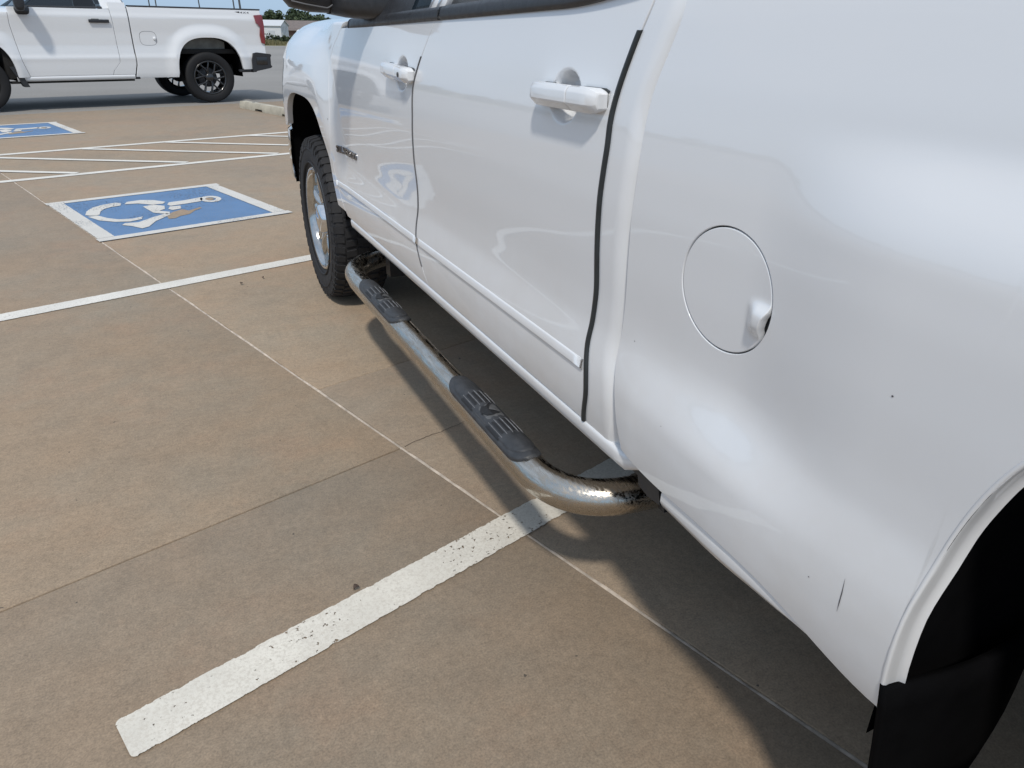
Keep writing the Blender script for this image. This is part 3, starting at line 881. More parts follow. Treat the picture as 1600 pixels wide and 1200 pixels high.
# ---- door handles
def handle(y0, y1, z0, z1, xo, parent, key):
    """y0 front end, y1 rear end; chamfered bar standing off the door."""
    yc = y1 + (y0 - y1) * .37
    hz = .0215
    def bar(name, ya, yb, taper_a, taper_b, pz):
        sec = [(.018, hz * .80), (-.004, hz), (-.012, hz * .93), (-.0165, hz * .60), (-.0175, hz * .45), (-.0180, -hz * .30), (-.0165, -hz * .45), (-.004, -hz * .98), (.002, -hz), (.018, -hz * .85)]
        st = [0, .012, .04, .12, .5, .74, .84, .90, .95, .985, 1]; V = []
        for s in st:
            y = ya + (yb - ya) * s; zc_ = z0 + (z1 - z0) * (y - y0) / (y1 - y0)
            ea = min(1, .60 + .40 * math.sqrt(min(1, s / .10))) if taper_a else 1 - .05 * (s < .01)
            eb = min(1, .20 + .80 * math.sqrt(min(1, (1 - s) / .26))) if taper_b else 1 - .05 * (s > .99)
            e = min(ea, eb)
            inn = 2.6 if (not taper_a or s < .2) else .9
            for dx, dz in sec: V.append((xo + .0175 + dx * (e if dx < 0 else (inn if dx > .01 else 1)), y, zc_ + dz * (.42 + .58 * e)))
        n_ = len(sec); F = [(i * n_ + k, i * n_ + (k + 1) % n_, (i + 1) * n_ + (k + 1) % n_, (i + 1) * n_ + k) for i in range(len(st) - 1) for k in range(n_)]
        F += [tuple(range(n_)), tuple((len(st) - 1) * n_ + k for k in range(n_))[::-1]]
        o = part(name, V, F, 'white', parent, True, None, both=True)
        for ob in (o, bpy.data.objects[o['_twin']]):
            _b = bmesh.new(); _b.from_mesh(ob.data); bmesh.ops.recalc_face_normals(_b, faces=_b.faces); _b.to_mesh(ob.data); _b.free()
            autosmooth(ob, 22)
        return o
    g = bar('handle_grip', y0, yc + .0018, True, False, 0)
    c_ = bar('handle_cap', yc - .0012, y1, False, True, 0)
    # dark gasket behind the two feet
    for (ya, yb) in ((y0 - .004, y0 - .050), (yc + .004, y1 - .0016)):
        V = []
        st = np.linspace(0, 1, 8)
        zz = [z0 + (z1 - z0) * ((ya + (yb - ya) * s) - y0) / (y1 - y0) for s in st]
        for s, zc_ in zip(st, zz):
            y = ya + (yb - ya) * s; ed = .82 if s in (0, 1) else 1
            for dz, dx in ((hz * .94 * ed, .004), (hz * .94 * ed, -.0012), (-hz * .98 * ed, -.0012), (-hz * .98 * ed, .004)): V.append((SX(y, zc_) + dx, y, zc_ + dz))
        part('handle_gasket', V, gridF(8, 4), 'seal', parent, False, (-1, 0, 0), both=True)
    if key:
        yk = yc + (y1 - yc) * .47; zk = z0 + (z1 - z0) * (yk - y0) / (y1 - y0)
        V, F = lathe([(0, .0072), (-.0022, .0066), (-.0022, .0048), (.0005, .0046), (.0008, .0001)], 24, 'X', (xo - .0006, yk, zk))
        part('key_lock', V, F, 'pole', parent, True, (-1, 0, 0))
        V, F = box((xo - .0015, yk, zk), (.003, .0016, .0075)); part('key_slot', V, F, 'seal', parent, False)
XH = .683
a_, b_ = on_x(824, 148, XH), on_x(941, 158, .706)
handle(a_[1], b_[1], a_[2] + .004, b_[2] - .001, XH, rear_door, False)
a_, b_ = on_x(592, 109, XH), on_x(642, 117, .706)
handle(a_[1], b_[1], a_[2] + .002, b_[2] - .003, XH, front_door, True)

# ---- badge: chrome letters on the front door
def text_mesh(name, s, size, depth, place, mat, parent, spacing=1.0, bold=0.0):
    cu = bpy.data.curves.new(name, 'FONT'); cu.body = s; cu.size = size; cu.extrude = depth; cu.space_character = spacing; cu.offset = bold
    cu.resolution_u = 3
    tmp = bpy.data.objects.new('tmp', cu); COL.objects.link(tmp)
    dg = bpy.context.evaluated_depsgraph_get(); me = bpy.data.meshes.new_from_object(tmp.evaluated_get(dg))
    bpy.data.objects.remove(tmp)
    me.materials.clear(); me.materials.append(MAT[mat]); me.name = name
    for v in me.vertices: v.co = place(v.co.x, v.co.y, v.co.z)
    return link(name, me, parent)
bz_ = .808; by_0 = on_s(527, 232)[1]; by_1 = on_s(558, 249)[1]
LEN = by_0 - by_1
def place_badge(x, y, z):
    yy = by_0 - x / 1.0; zz = bz_ + y
    return Vector((SX(yy, zz) - .0025 - z, yy, zz)) - Vector(TL)
# measure, then stretch to the traced length
o = text_mesh('badge', 'SILVERADO', .036, .0022, lambda x, y, z: Vector((x, y, z)), 'badge', truck, 1.18, .0012)
xs = [v.co.x for v in o.data.vertices]; x0, x1 = min(xs), max(xs)
for v in o.data.vertices: v.co = place_badge((v.co.x - x0) / (x1 - x0) * LEN, v.co.y, v.co.z)
o.parent = front_door

# ---- belt trim, window frames, glass, pillars, roof
def up_x(y, z):                                   # tumblehome of the cab above the belt
    return SX(max(1.1, min(y, 2.6)), 1.30) + .012 + (z - 1.33) * .52 + .10 * max(0, z - 1.62)
def belt(name, y0, y1, parent, mat='black', n=40):
    ys = lin(n, .004, y0, y1); V = []
    for y in ys:
        z = z_sill(y)
        for dx, dz in ((.012, -.004), (-.0035, -.002), (-.0055, .006), (-.003, .022), (.003, .029), (.009, .032), (.016, .033)): V.append((SX(max(y, 1.0), 1.29) + dx, y, z + dz))
    part(name, V, gridF(len(ys), 7) + [tuple(range(7)), tuple((len(ys) - 1) * 7 + k for k in range(7))], mat, parent, True, (-1, 0, .3), both=True)
yb0 = on_s(545, 41)[1]; ysp = on_s(688, 32)[1]
belt('belt_trim', yb0, ysp + .002, front_door)
belt('belt_trim', ysp - .002, 1.05, rear_door)
def quad_up(name, y_lo0, y_lo1, z0, y_hi0, y_hi1, z1, mat, parent=None, dx=0.0, n=8):
    V = []
    for i in range(n + 1):
        f_ = i / n; z = z0 + (z1 - z0) * f_; a = y_lo0 + (y_hi0 - y_lo0) * f_; b2 = y_lo1 + (y_hi1 - y_lo1) * f_
        for y in (a, b2): V.append((up_x(y, z) + dx, y, z))
    V, F = fold(V, gridF(n + 1, 2), [(.001, .002), (.001, .02)], (1, 0, 0))
    return part(name, V, F, mat, parent, True, (-1, 0, 0), both=True)
zs0 = 1.305; zt0 = 1.76
yB = on_x(697, 5, .77)[1]                         # split between the two door frames
quad_up('window', 2.62, yB + .05, zs0, 2.02, yB + .05, zt0, 'glass', front_door, .012)
quad_up('window', yB - .055, 1.12, zs0, yB - .055, 1.06, zt0, 'glass', rear_door, .012)
quad_up('window_frame', yB + .055, yB + .0025, zs0, yB + .055, yB + .0025, zt0 + .03, 'white', front_door, -.004)
quad_up('window_frame', yB - .0025, yB - .060, zs0, yB - .0025, yB - .060, zt0 + .03, 'white', rear_door, -.004)
quad_up('window_frame', 2.02, yB, zt0 - .01, 2.0, yB, zt0 + .06, 'white', front_door, -.004)
quad_up('window_frame', yB, 1.04, zt0 - .01, yB, 1.05, zt0 + .06, 'white', rear_door, -.004)
quad_up('window_frame', 1.13, 1.035, 1.337, 1.075, 1.0, zt0 + .03, 'white', rear_door, -.003)
quad_up('windshield_pillar', 2.76, 2.60, zs0, 2.10, 2.0, zt0 + .06, 'white', None, -.002)
quad_up('cab_pillar', 1.03, .925, zs0 + .02, .99, .93, zt0 + .06, 'white', None, .004)
# black sail panel in front of the front window
V = []
for y in np.linspace(2.72, 2.22, 10):
    ztop = 1.33 + .42 * (2.74 - y) / .40 if y > 2.36 else 1.74 - (2.36 - y) * 1.2
    for f_ in np.linspace(0, 1, 6):
        z = 1.30 + (ztop - 1.30) * f_; V.append((up_x(y, z) + .003, y, z))
part('mirror_sail', V, gridF(10, 6), 'black', front_door, True, (-1, 0, 0), both=True)
V = []; ry = np.linspace(.92, 2.15, 14); rx = np.linspace(-1, 1, 17)
for y in ry:
    for u in rx: V.append((XC + u * .70, y, 1.90 - .085 * abs(u) ** 3 - .05 * float(smooth(y, 1.95, 2.15)) - .03 * float(smooth(y, 1.1, .92))))
part('roof', V, gridF(14, 17), 'white', None, True, (0, 0, 1))
V = []
for f_ in np.linspace(0, 1, 8):
    for u in rx: V.append((XC + u * (.93 - .21 * f_), 3.0 - .86 * f_ + .12 * (1 - u * u) * (1 - f_), 1.31 + .53 * f_))
part('windshield', V, gridF(8, 17), 'glass', None, True, (0, 1, 1))
V = []
for f_ in np.linspace(0, 1, 4):
    for u in rx: V.append((XC + u * (.90 - .22 * f_), .93 + .01 * f_, 1.34 + .48 * f_))
part('rear_window', V, gridF(4, 17), 'glass', None, True, (0, -1, 0))
V, F = box((XC, .945, 1.10), (1.82, .02, .50)); part('cab_back', V, F, 'white', None, False)
# cabin: dash, seats seen through the front glass
V, F = box((XC, 2.62, 1.18), (1.70, .40, .20)); part('dashboard', V, F, 'black', None, False)
for s in (-1, 1):
    for y, nm in ((1.72, 'front_seat'), (1.12, 'rear_seat')):
        st = bevel_box(nm, (s * .42, y - TL[1], 1.22), (.52, .16, .62), 'cloth', truck, .05, 3)
        bevel_box('headrest', (s * .42, y - TL[1] - .01, 1.61), (.27, .09, .18), 'cloth', st, .035, 3)

# ---- door mirror
mV = []; mF = []
def loft(sections, n=28, e=3.2):
    """sections: (x, yc, zc, hy, hz) superellipse rings along x."""
    V = []
    for (x, yc, zc, hy_, hz_) in sections:
        for k in range(n):
            a_ = 2 * math.pi * k / n; c_, s_ = math.cos(a_), math.sin(a_)
            V.append((x, yc + hy_ * np.sign(c_) * abs(c_) ** (2 / e), zc + hz_ * np.sign(s_) * abs(s_) ** (2 / e)))
    F = [(i * n + k, i * n + (k + 1) % n, (i + 1) * n + (k + 1) % n, (i + 1) * n + k) for i in range(len(sections) - 1) for k in range(n)]
    F += [tuple(range(n)), tuple((len(sections) - 1) * n + k for k in range(n))[::-1]]
    return V, F
V, F = loft([(.475, 2.72, 1.455, .045, .085), (.483, 2.72, 1.455, .058, .112), (.50, 2.72, 1.452, .070, .128), (.56, 2.72, 1.448, .078, .136), (.64, 2.71, 1.445, .075, .136), (.69, 2.70, 1.44, .062, .125), (.70, 2.70, 1.44, .05, .11)])
mir = part('door_mirror', V, F, 'black', None, True, None, both=True)
V, F = loft([(.62, 2.70, 1.352, .06, .045), (.68, 2.68, 1.342, .08, .045), (.74, 2.62, 1.340, .11, .048), (.79, 2.56, 1.345, .13, .055)]); part('mirror_arm', V, F, 'black', mir, True, None, both=True)
# ridge moulding on the underside/back shell and the mirror glass
V, F = sweep([on_y(455, 1, 2.642) , on_y(478, 6.5, 2.642), on_y(511, 12.5, 2.642), on_y(515, 11, 2.642), on_y(529, 0, 2.642)], .0022, 8); part('mirror_ridge', V, F, 'pole', mir, True)
V, F = box((.59, 2.640, 1.46), (.165, .004, .20)); part('mirror_glass', V, F, 'glass', mir, False, None, both=True)

# ---- inner body, frame, axles: what shows dark under the truck
V, F = box((XC, 1.98, .80), (1.88, 2.06, .46)); part('cab_inner', V, F, 'under', None, False)
V, F = box((XC, 1.98, 1.15), (1.84, 2.06, .28)); part('cab_inner', V, F, 'under', None, False)
V, F = box((XC, 3.72, .90), (1.10, 1.6, .56)); part('engine_bay', V, F, 'under', None, False)
for s in (-1, 1):
    V, F = box((XC + s * .43, 1.6, .50), (.09, 5.7, .15)); part('frame_rail', V, F, 'under', None, False)
V, F = sweep([(XC - .75, AY_R, .40), (XC - .15, AY_R, .40), (XC - .12, AY_R, .40), (XC + .12, AY_R, .40), (XC + .75, AY_R, .40)], [.045, .045, .15, .15, .045], 16); part('rear_axle', V, F, 'under')
V, F = sweep([(XC - .75, AY_F, .40), (XC + .75, AY_F, .40)], .04, 16); part('front_axle', V, F, 'under')
V, F = sweep([(XC + .3, .9, .45), (XC + .3, 2.6, .45)], .05, 14); part('exhaust', V, F, 'under')
V, F = box((XC - .18, 1.5, .50), (.42, .95, .22)); part('fuel_tank', V, F, 'under', None, False)
V, F = box((XC, 4.4, .40), (1.4, .5, .06)); part('skid_plate', V, F, 'under', None, False)
# wheel wells
def well(name, ya, a, b_, n_, zlow, flip, xin):
    pts = []
    for t_ in np.linspace(0, math.pi, 40):
        c_, s_ = math.cos(t_), math.sin(t_)
        pts.append((ya + (a + .012) * np.sign(c_) * abs(c_) ** (2 / n_), .40 + (b_ + .012) * abs(s_) ** (2 / n_)))
    pts = [(pts[0][0] + .0, zlow)] + [p_ for p_ in pts if p_[1] > zlow] + [(pts[-1][0], zlow)]
    V = []
    for y, z in pts:
        for x in (SX(y, max(z, .55)) + .022, SX(y, max(z, .55)) + .12, xin): V.append((x, y, z))
    F = gridF(len(pts), 3); c_i = len(V); V.append((xin, ya, zlow))
    for i in range(len(pts) - 1): F.append((i * 3 + 2, (i + 1) * 3 + 2, c_i))
    part(name, V, F, 'well', None, True, None, both=True)
well('wheel_well', AY_R, ARCH_R[1], ARCH_R[2], ARCH_R[3], .45, 1, 1.12)
well('wheel_well', AY_F, ARCH_F[1], ARCH_F[2], ARCH_F[3], .50, 1, 1.14)
# black flap hanging at the front of the rear arch
V = []; fx = np.linspace(0, 1, 10); fz = np.linspace(0, 1, 12)
for u in fx:
    for v in fz:
        z = .565 - .47 * v; bow = .02 * math.sin(math.pi * u)
        xl = .684 + .09 * v; xr = 1.00 - .07 * float(smooth(v, .3, 1))
        V.append((xl + (xr - xl) * u, .368 - .012 * v - bow + .02 * v * v, z - .02 * u * u))
nf = len(V); V += [(x, y - .012, z) for x, y, z in V]
F = gridF(10, 12) + [tuple(nf + i for i in f)[::-1] for f in gridF(10, 12)]
for i in range(9): F += [(i * 12, nf + i * 12, nf + (i + 1) * 12, (i + 1) * 12), (i * 12 + 11, (i + 1) * 12 + 11, nf + (i + 1) * 12 + 11, nf + i * 12 + 11)]
for j in range(11): F += [(j, j + 1, nf + j + 1, nf + j), (108 + j, nf + 108 + j, nf + 108 + j + 1, 108 + j + 1)]
part('mud_flap', V, F, 'well', None, True, None, both=True)

# ---- side step: bent steel tube, rubber pads, brackets
ZS, XS, RS = .335, .679, .0416
def bend(p0, p1, p2, r, n=10):
    p0, p1, p2 = (np.array(p_, float) for p_ in (p0, p1, p2)); a = (p0 - p1) / np.linalg.norm(p0 - p1); b2 = (p2 - p1) / np.linalg.norm(p2 - p1)
    out = []
    for i in range(n + 1):
        t_ = i / n; out.append((p1 + a * r) * (1 - t_) ** 2 + 2 * p1 * t_ * (1 - t_) + (p1 + b2 * r) * t_ * t_)
    return out
def side_step(sgn):
    mx_ = (lambda v: v) if sgn < 0 else (lambda v: (2 * XC - v[0], v[1], v[2]))
    path = [(1.06, 3.09, ZS + .06), (.97, 3.08, ZS + .04)] + bend((.97, 3.08, ZS + .04), (XS + .01, 3.03, ZS), (XS, 2.6, ZS), .14) + [(XS, y, ZS) for y in np.linspace(2.82, 1.38, 22)] + bend((XS, 1.4, ZS), (XS + .005, 1.108, ZS), (.93, 1.066, ZS + .018), .168, 16) + [(.90, 1.070, ZS + .015), (1.06, 1.045, ZS + .05)]
    V, F = sweep([mx_(p_) for p_ in path], RS, 32)
    tube = part('side_step', V, F, 'steel', None, True)
    if sgn > 0:
        _b = bmesh.new(); _b.from_mesh(tube.data); bmesh.ops.recalc_face_normals(_b, faces=_b.faces); _b.to_mesh(tube.data); _b.free()
    for (yc, hl) in ((1.505, .240), (2.470, .240)):
        def pad_pt(s, t_, h): # s -1..1 along, t -1..1 across: wraps the tube
            a_ = t_ * 1.22; rr = RS + h
            return mx_((XS - rr * math.sin(a_) * -1 * 1.0, yc + s * hl, ZS + rr * math.cos(a_)))
        def oval(s): return max(0.0, 1 - abs((abs(s) - .72) / .28) ** 2.0 if abs(s) > .72 else 1.0) ** .5
        def slab(name, sc_l, sc_w, h0, h1, mat, parent, n=40, m_=14, rim=.12):
            V = []
            ss = [-1, -.995, -.98] + list(np.linspace(-.95, .95, n)) + [.98, .995, 1]
            for s in ss:
                wv = max(.02, oval(s))
                for j in range(m_ + 1):
                    t_ = -1 + 2 * j / m_
                    edge_ = max(abs(t_), 0); lip = float(smooth(abs(t_), 1 - rim, 1.0)); lip2 = float(smooth(abs(s), .975, 1.0))
                    V.append(pad_pt(s * sc_l, t_ * wv * sc_w, h1 - (h1 - h0) * max(lip, lip2)))
            return part(name, V, gridF(len(ss), m_ + 1), mat, parent, True, (0, 0, 1))
        base_ = slab('step_pad', 1.0, 1.0, -.004, .0062, 'pad', tube, 44, 16, .16)
        slab('pad_tread', .90, .70, .004, .0090, 'pad', base_, 40, 14, .10)
        def bar(name, s0, s1, t0, t1, h, mat):
            V = []
            for i in range(7):
                for j in range(5):
                    e_ = .0018 if (i in (0, 6) or j in (0, 4)) else 0
                    V.append(pad_pt(s0 + (s1 - s0) * i / 6, t0 + (t1 - t0) * j / 4, h - e_))
            return part(name, V, gridF(7, 5), mat, base_, True, (0, 0, 1))
        for sg in (-1, 1):
            for k in range(5):
                t0 = -.60 + k * .26
                bar('tread_rib', sg * .19, sg * .50, t0 - .095, t0 + .085, .0100, 'paddark')
                bar('rib_edge', sg * .18, sg * .52, t0 + .105, t0 + .135, .0108, 'padlight')
        bar('emblem_plate', -.165, .165, -.62, .62, .0104, 'padgrey')
        # chevron emblem on the plate
        em = [(-.045, .46), (.035, .10), (.115, -.05), (.05, -.40), (-.06, -.36), (.02, -.12), (-.10, .08)]
        em = [(-.13, .50), (-.055, .02), (-.135, -.30), (-.02, -.48), (.125, -.30), (.13, .05), (.06, -.22), (-.005, -.30), (-.06, -.22), (.03, .02), (.06, .16)]
        em = []
        for ex, ey in [(545, 480), (535, 540), (525, 585), (600, 592), (680, 605), (590, 645), (510, 645), (460, 615), (430, 610), (415, 570), (430, 535), (480, 540), (505, 520)]:
            q = on_z(700 + ex * .1208, 570 + ey * .1208, ZS + RS + .010); em.append(((q[1] - 1.505) / .240, math.asin(max(-1, min(1, (q[0] - XS) / (RS + .011)))) / 1.22))
        V = [pad_pt(a, b2, .0124) for a, b2 in [(sum(q[0] for q in em) / len(em), sum(q[1] for q in em) / len(em))] + em]
        n_ = len(em); part('emblem', V, [(0, 1 + i, 1 + (i + 1) % n_) for i in range(n_)], 'paddark', base_, False, (0, 0, 1))
    for y in (1.02, 2.74):
        if y < 2:
            V, F = box((.955, 1.062, ZS + .055), (.16, .085, .13))
        else:
            V, F = box((.90, 2.95, ZS + .07), (.12, .06, .20))
        V = [mx_(v) for v in V]; part('bracket', V, F, 'black', tube, False)
    return tube
side_step(-1); side_step(1)
# black cover between rocker end and bed front corner
P_ = [on_x(*a, .742) for a in [(972, 708), (981, 716), (1000, 737), (1029, 764), (1031, 790), (1012, 776), (998, 758), (996, 742), (984, 731), (976, 722)]]
n_ = len(P_); V = [tuple(q) for q in P_] + [(q[0] + .14, q[1] + .02, q[2]) for q in P_]
F = [tuple(range(n_)), tuple(range(n_, 2 * n_))[::-1]] + [(i, (i + 1) % n_, n_ + (i + 1) % n_, n_ + i) for i in range(n_)]
part('cab_mount_cover', V, F, 'black', None, False, None, both=True)

# ---- wheels
def tyre_profile(R0, Wt, rim):
    h = Wt / 2
    return [(-h * .80, rim), (-h * .90, rim + .012), (-h * .985, rim + .045), (-h * 1.0, rim + (R0 - rim) * .52), (-h * .985, rim + (R0 - rim) * .74), (-h * .93, R0 - .026), (-h * .86, R0 - .012), (-h * .6, R0 - .008), (0, R0 - .006), (h * .6, R0 - .008), (h * .86, R0 - .012), (h * .93, R0 - .026), (h * 1.0, rim + (R0 - rim) * .52), (h * .9, rim + .012), (h * .8, rim)]
def tread_blocks(c, R0, Wt, steer=0.0):
    V = []; F = []; h = Wt / 2; npit = 52
    def add(cs):
        b0 = len(V); V.extend(cs); F.extend([(b0, b0 + 1, b0 + 2, b0 + 3), (b0 + 4, b0 + 7, b0 + 6, b0 + 5), (b0, b0 + 4, b0 + 5, b0 + 1), (b0 + 1, b0 + 5, b0 + 6, b0 + 2), (b0 + 2, b0 + 6, b0 + 7, b0 + 3), (b0 + 3, b0 + 7, b0 + 4, b0)])
    for k in range(npit):
        for row, (x0, x1, off, ln_, skew) in enumerate([(-.96, -.66, 0, .70, .10), (-.60, -.24, .45, .74, -.30), (-.18, .18, .15, .70, .35), (.24, .60, .6, .74, -.30), (.66, .96, .3, .70, .10)]):
            p0 = (k + off) * 2 * math.pi / npit; dp = ln_ * 2 * math.pi / npit * (1 if k % 2 else .86)
            cs = []
            for top in (0, 1):
                for (xx, tt) in ((x0, 0), (x1, 0), (x1, 1), (x0, 1)):
                    a_ = p0 + dp * (tt if not top else .06 + .88 * tt) + skew * 2 * math.pi / npit * (xx - x0)
                    sh = .022 if abs(xx) > .9 else 0
                    r_ = (R0 - .013 - sh) if not top else (R0 - .0005 - (.010 if abs(xx) > .9 else 0) - .002 * abs(xx))
                    xq = xx * h * (.985 if top else 1)
                    cs.append((c[0] + xq, c[1] + r_ * math.cos(a_), c[2] + r_ * math.sin(a_)))
            add(cs)
        # shoulder lugs down the sidewall, both sides
        for sg in (-1, 1):
            p0 = k * 2 * math.pi / npit; dp = (.62 if k % 2 else .42) * 2 * math.pi / npit; cs = []
            for top in (0, 1):
                for (r_, tt) in ((R0 - .020, 0), (R0 - (.058 if k % 2 else .045), 0), (R0 - (.058 if k % 2 else .045), 1), (R0 - .020, 1)):
                    a_ = p0 + dp * tt; xq = sg * h * ((.955 if r_ > R0 - .03 else .985) + (.028 if top else -.03))
                    cs.append((c[0] + xq, c[1] + r_ * math.cos(a_), c[2] + r_ * math.sin(a_)))
            add(cs)
    return V, F
def fixn(o):
    _b = bmesh.new(); _b.from_mesh(o.data); bmesh.ops.recalc_face_normals(_b, faces=_b.faces); _b.to_mesh(o.data); _b.free(); return o
def chrome_wheel(xo, yc, R0, sgn):
    """xo: x of the outer sidewall; sgn -1 = left side of the truck."""
    Wt = .268; c = (xo - sgn * Wt / 2, yc, R0); rim = .245
    V, F = lathe(tyre_profile(R0, Wt, rim), 96, 'X', c); ty = fixn(part('wheel', V, F, 'rubber'))
    V, F = tread_blocks(c, R0, Wt); o = fixn(part('tread', V, F, 'rubber', ty, False)); o['kind'] = 'stuff'
    # raised sidewall ribs and arcs of lettering-like blocks
    f = lambda a: c[0] + sgn * a
    for r_ in (.275, .338):
        V, F = lathe([(sgn * (Wt / 2 - .004), r_ - .004), (sgn * (Wt / 2 + .0025), r_ - .0015), (sgn * (Wt / 2 + .0025), r_ + .0015), (sgn * (Wt / 2 - .004), r_ + .004)], 96, 'X', c); part('sidewall_rib', V, F, 'rubber', ty)
    prof = [(sgn * (Wt / 2 - .030), rim + .012), (sgn * (Wt / 2 - .012), rim + .010), (sgn * (Wt / 2 - .008), rim + .002), (sgn * (Wt / 2 - .012), rim - .010), (sgn * (Wt / 2 - .035), rim - .018), (sgn * (Wt / 2 - .06), rim - .024), (sgn * (Wt / 2 - .20), rim - .034)]
    V, F = lathe(prof, 96, 'X', c); part('rim', V, F, 'rimchrome', ty)
    V, F = lathe([(sgn * (Wt / 2 - .105), .001), (sgn * (Wt / 2 - .105), rim - .028)], 48, 'X', c); part('wheel_disc', V, F, 'under', ty)
    # five twin spokes, convex, with a crease
    for k in range(5):
        a0 = 2 * math.pi * k / 5 + .32
        V = []; rs = np.linspace(.055, rim - .014, 12)
        for r_ in rs:
            u = (r_ - .055) / (rim - .069); wv = .050 - .010 * math.sin(u * math.pi) + .022 * u * u
            dep = Wt / 2 - .052 + .026 * math.sin(min(1, u * 1.15) * math.pi / 1.5) - .012 * u
            for t_, hh in ((-1.15, -.040), (-1, -.004), (-.72, .004), (-.35, -.001), (-.12, -.010), (.12, -.010), (.35, -.001), (.72, .004), (1, -.004), (1.15, -.040)):
                tt = t_ * wv; y = r_ * math.cos(a0) - tt * math.sin(a0); z = r_ * math.sin(a0) + tt * math.cos(a0)
                V.append((c[0] + sgn * (dep + hh), c[1] + y, c[2] + z))
        part('spoke', V, gridF(12, 10), 'rimchrome', ty, True, (sgn, 0, 0))
    V, F = lathe([(sgn * (Wt / 2 - .055), .078), (sgn * (Wt / 2 - .022), .070), (sgn * (Wt / 2 - .012), .058), (sgn * (Wt / 2 - .008), .03), (sgn * (Wt / 2 - .007), .001)], 40, 'X', c); part('centre_cap', V, F, 'chrome', ty)
    for k in range(6):
        a_ = 2 * math.pi * k / 6 + .1; V, F = lathe([(0, .010), (sgn * .016, .0095), (sgn * .020, .005), (sgn * .021, .0005)], 8, 'X', (c[0] + sgn * (Wt / 2 - .06), c[1] + .090 * math.cos(a_), c[2] + .090 * math.sin(a_))); part('lug_nut', V, F, 'chrome', ty)
    return ty
for yc in (AY_F, AY_R):
    for sgn in (-1, 1):
        chrome_wheel(.694 if sgn < 0 else 2 * XC - .694, yc, .40, sgn)

# thin scratch in the bed paint and a few chips, as thin slivers laid on the panel
def sliver(name, pts, w_):
    V = []
    for i, a in enumerate(pts):
        q = on_s(*a); ww = w_ * (1 - abs(2 * i / (len(pts) - 1) - 1) ** 2) + .0001
        V += [(q[0] - .0007, q[1] - ww, q[2]), (q[0] - .0007, q[1] + ww, q[2])]
    part(name, V, gridF(len(pts), 2), 'decal', bed, False, (-1, 0, 0))
sliver('scratch', [(1321, 904), (1316, 926), (1312, 940), (1308, 955)], .0006)
for (px, py, s) in [(1395, 619, .0014), (992, 533, .0012), (1264, 901, .0010), (1033, 666, .0009), (512, 186, .004)]:
    q = on_s(px, py); V = [(q[0] - .0006, q[1] + s * math.cos(a_), q[2] + s * .8 * math.sin(a_)) for a_ in np.linspace(0, 2 * math.pi, 9)[:-1]]
    part('paint_chip', V, [tuple(range(8))], 'decal', bed if px > 600 and px > 980 else fender, False, (-1, 0, 0))

# ------------------------------------------------------------------ FAR TRUCK
FA = np.array([1.2, 15.2]); FBv = np.array([-.9667, -.2559])
ft = empty('pickup_truck', (FA[0], FA[1], -.03), math.atan2(-FBv[0], FBv[1]))
ft.scale = (1, 1.04, 1)
tag(ft, 'white single-cab pickup with black wheels crossing behind the painted stalls', 'pickup truck')
FW = 1.98
def fpart(name, V, F, mat, parent=None, smooth_=True, out=None, both=False):
    o = mk(name, V, F, mat, parent or ft, smooth_, out)
    if both:
        o2 = mk(name, [(FW - v[0], v[1], v[2]) for v in V], [tuple(f)[::-1] for f in F], mat, parent or ft, smooth_, (-out[0], out[1], out[2]) if out else None)
        o['_twin'] = o2.name
    return o
FP = table([(.40, .050), (.50, .022), (.60, .014), (.72, .008), (.78, .000), (.81, .012), (.95, .024), (1.15, .022), (1.30, .012), (1.40, .008), (1.44, .022), (1.50, .03), (1.60, .05)], .010)
FR0 = (-.09, .56, .66, 2.7); FF0 = (3.37, .55, .64, 2.7)
def FS(y, z):
    x = FP(z)
    for A in (FR0, FF0):
        q = sell(y, z, A[0], A[1], A[2], A[3], .43); x -= .045 * (1 - float(smooth(q, 1.06, 1.34)))
    return x
def fgap(pts): 
    zs = [a[1] for a in pts]; ys2 = [a[0] for a in pts]; o = np.argsort(zs); zs = np.array(zs)[o]; ys2 = np.array(ys2)[o]
    return lambda z: float(np.interp(z, zs, ys2))
FD0 = fgap([(2.66, .50), (2.72, .74), (2.765, 1.25), (2.75, 1.56)]); FD1 = fgap([(1.50, .50), (1.47, .577), (1.36, .70), (1.352, .80), (1.354, 1.28), (1.372, 1.6)]); FB1 = fgap([(1.165, .46), (1.108, .67), (1.105, 1.44), (1.11, 1.62)])
def fpanel(name, y0, y1, z0, z1, mat='white2', nu=30, nv=40):
    V = []; us = lin(nu, .006); vs2 = lin(nv, .006)
    for u in us:
        for v in vs2:
            z = z0 + (z1 - z0) * v; a, b2 = y0(z), y1(z); y = a + (b2 - a) * u; V.append((FS(y, z), y, z))
    V, F = fold(V, gridF(len(us), len(vs2)), [(.001, .0005), (.002, .002), (.002, .03)], (1, 0, 0))
    return fpart(name, V, F, mat, None, True, (-1, 0, 0), True)
fdoor_ = fpanel('door', lambda z: FD0(z) - .005, lambda z: FD1(z) + .005, .515, 1.495)
fpanel('cab_corner', lambda z: FD1(z) - .005, lambda z: FB1(z) + .012, .515, 1.60)
V = []; 
for y in lin(30, .003, 1.17, 2.84):
    for dx, z in ((.01, .512), (.0, .508), (-.004, .49), (.0, .46), (.02, .44), (.06, .435)): V.append((FS(2, .5) + dx, y, z))
fpart('rocker_panel', V, gridF(34, 6), 'white2', None, True, (-1, 0, 0), True)
V, F = box((.12, 2.05, .425), (.10, 1.75, .035)); fpart('pinch_weld', V, F, 'under', None, False, None)
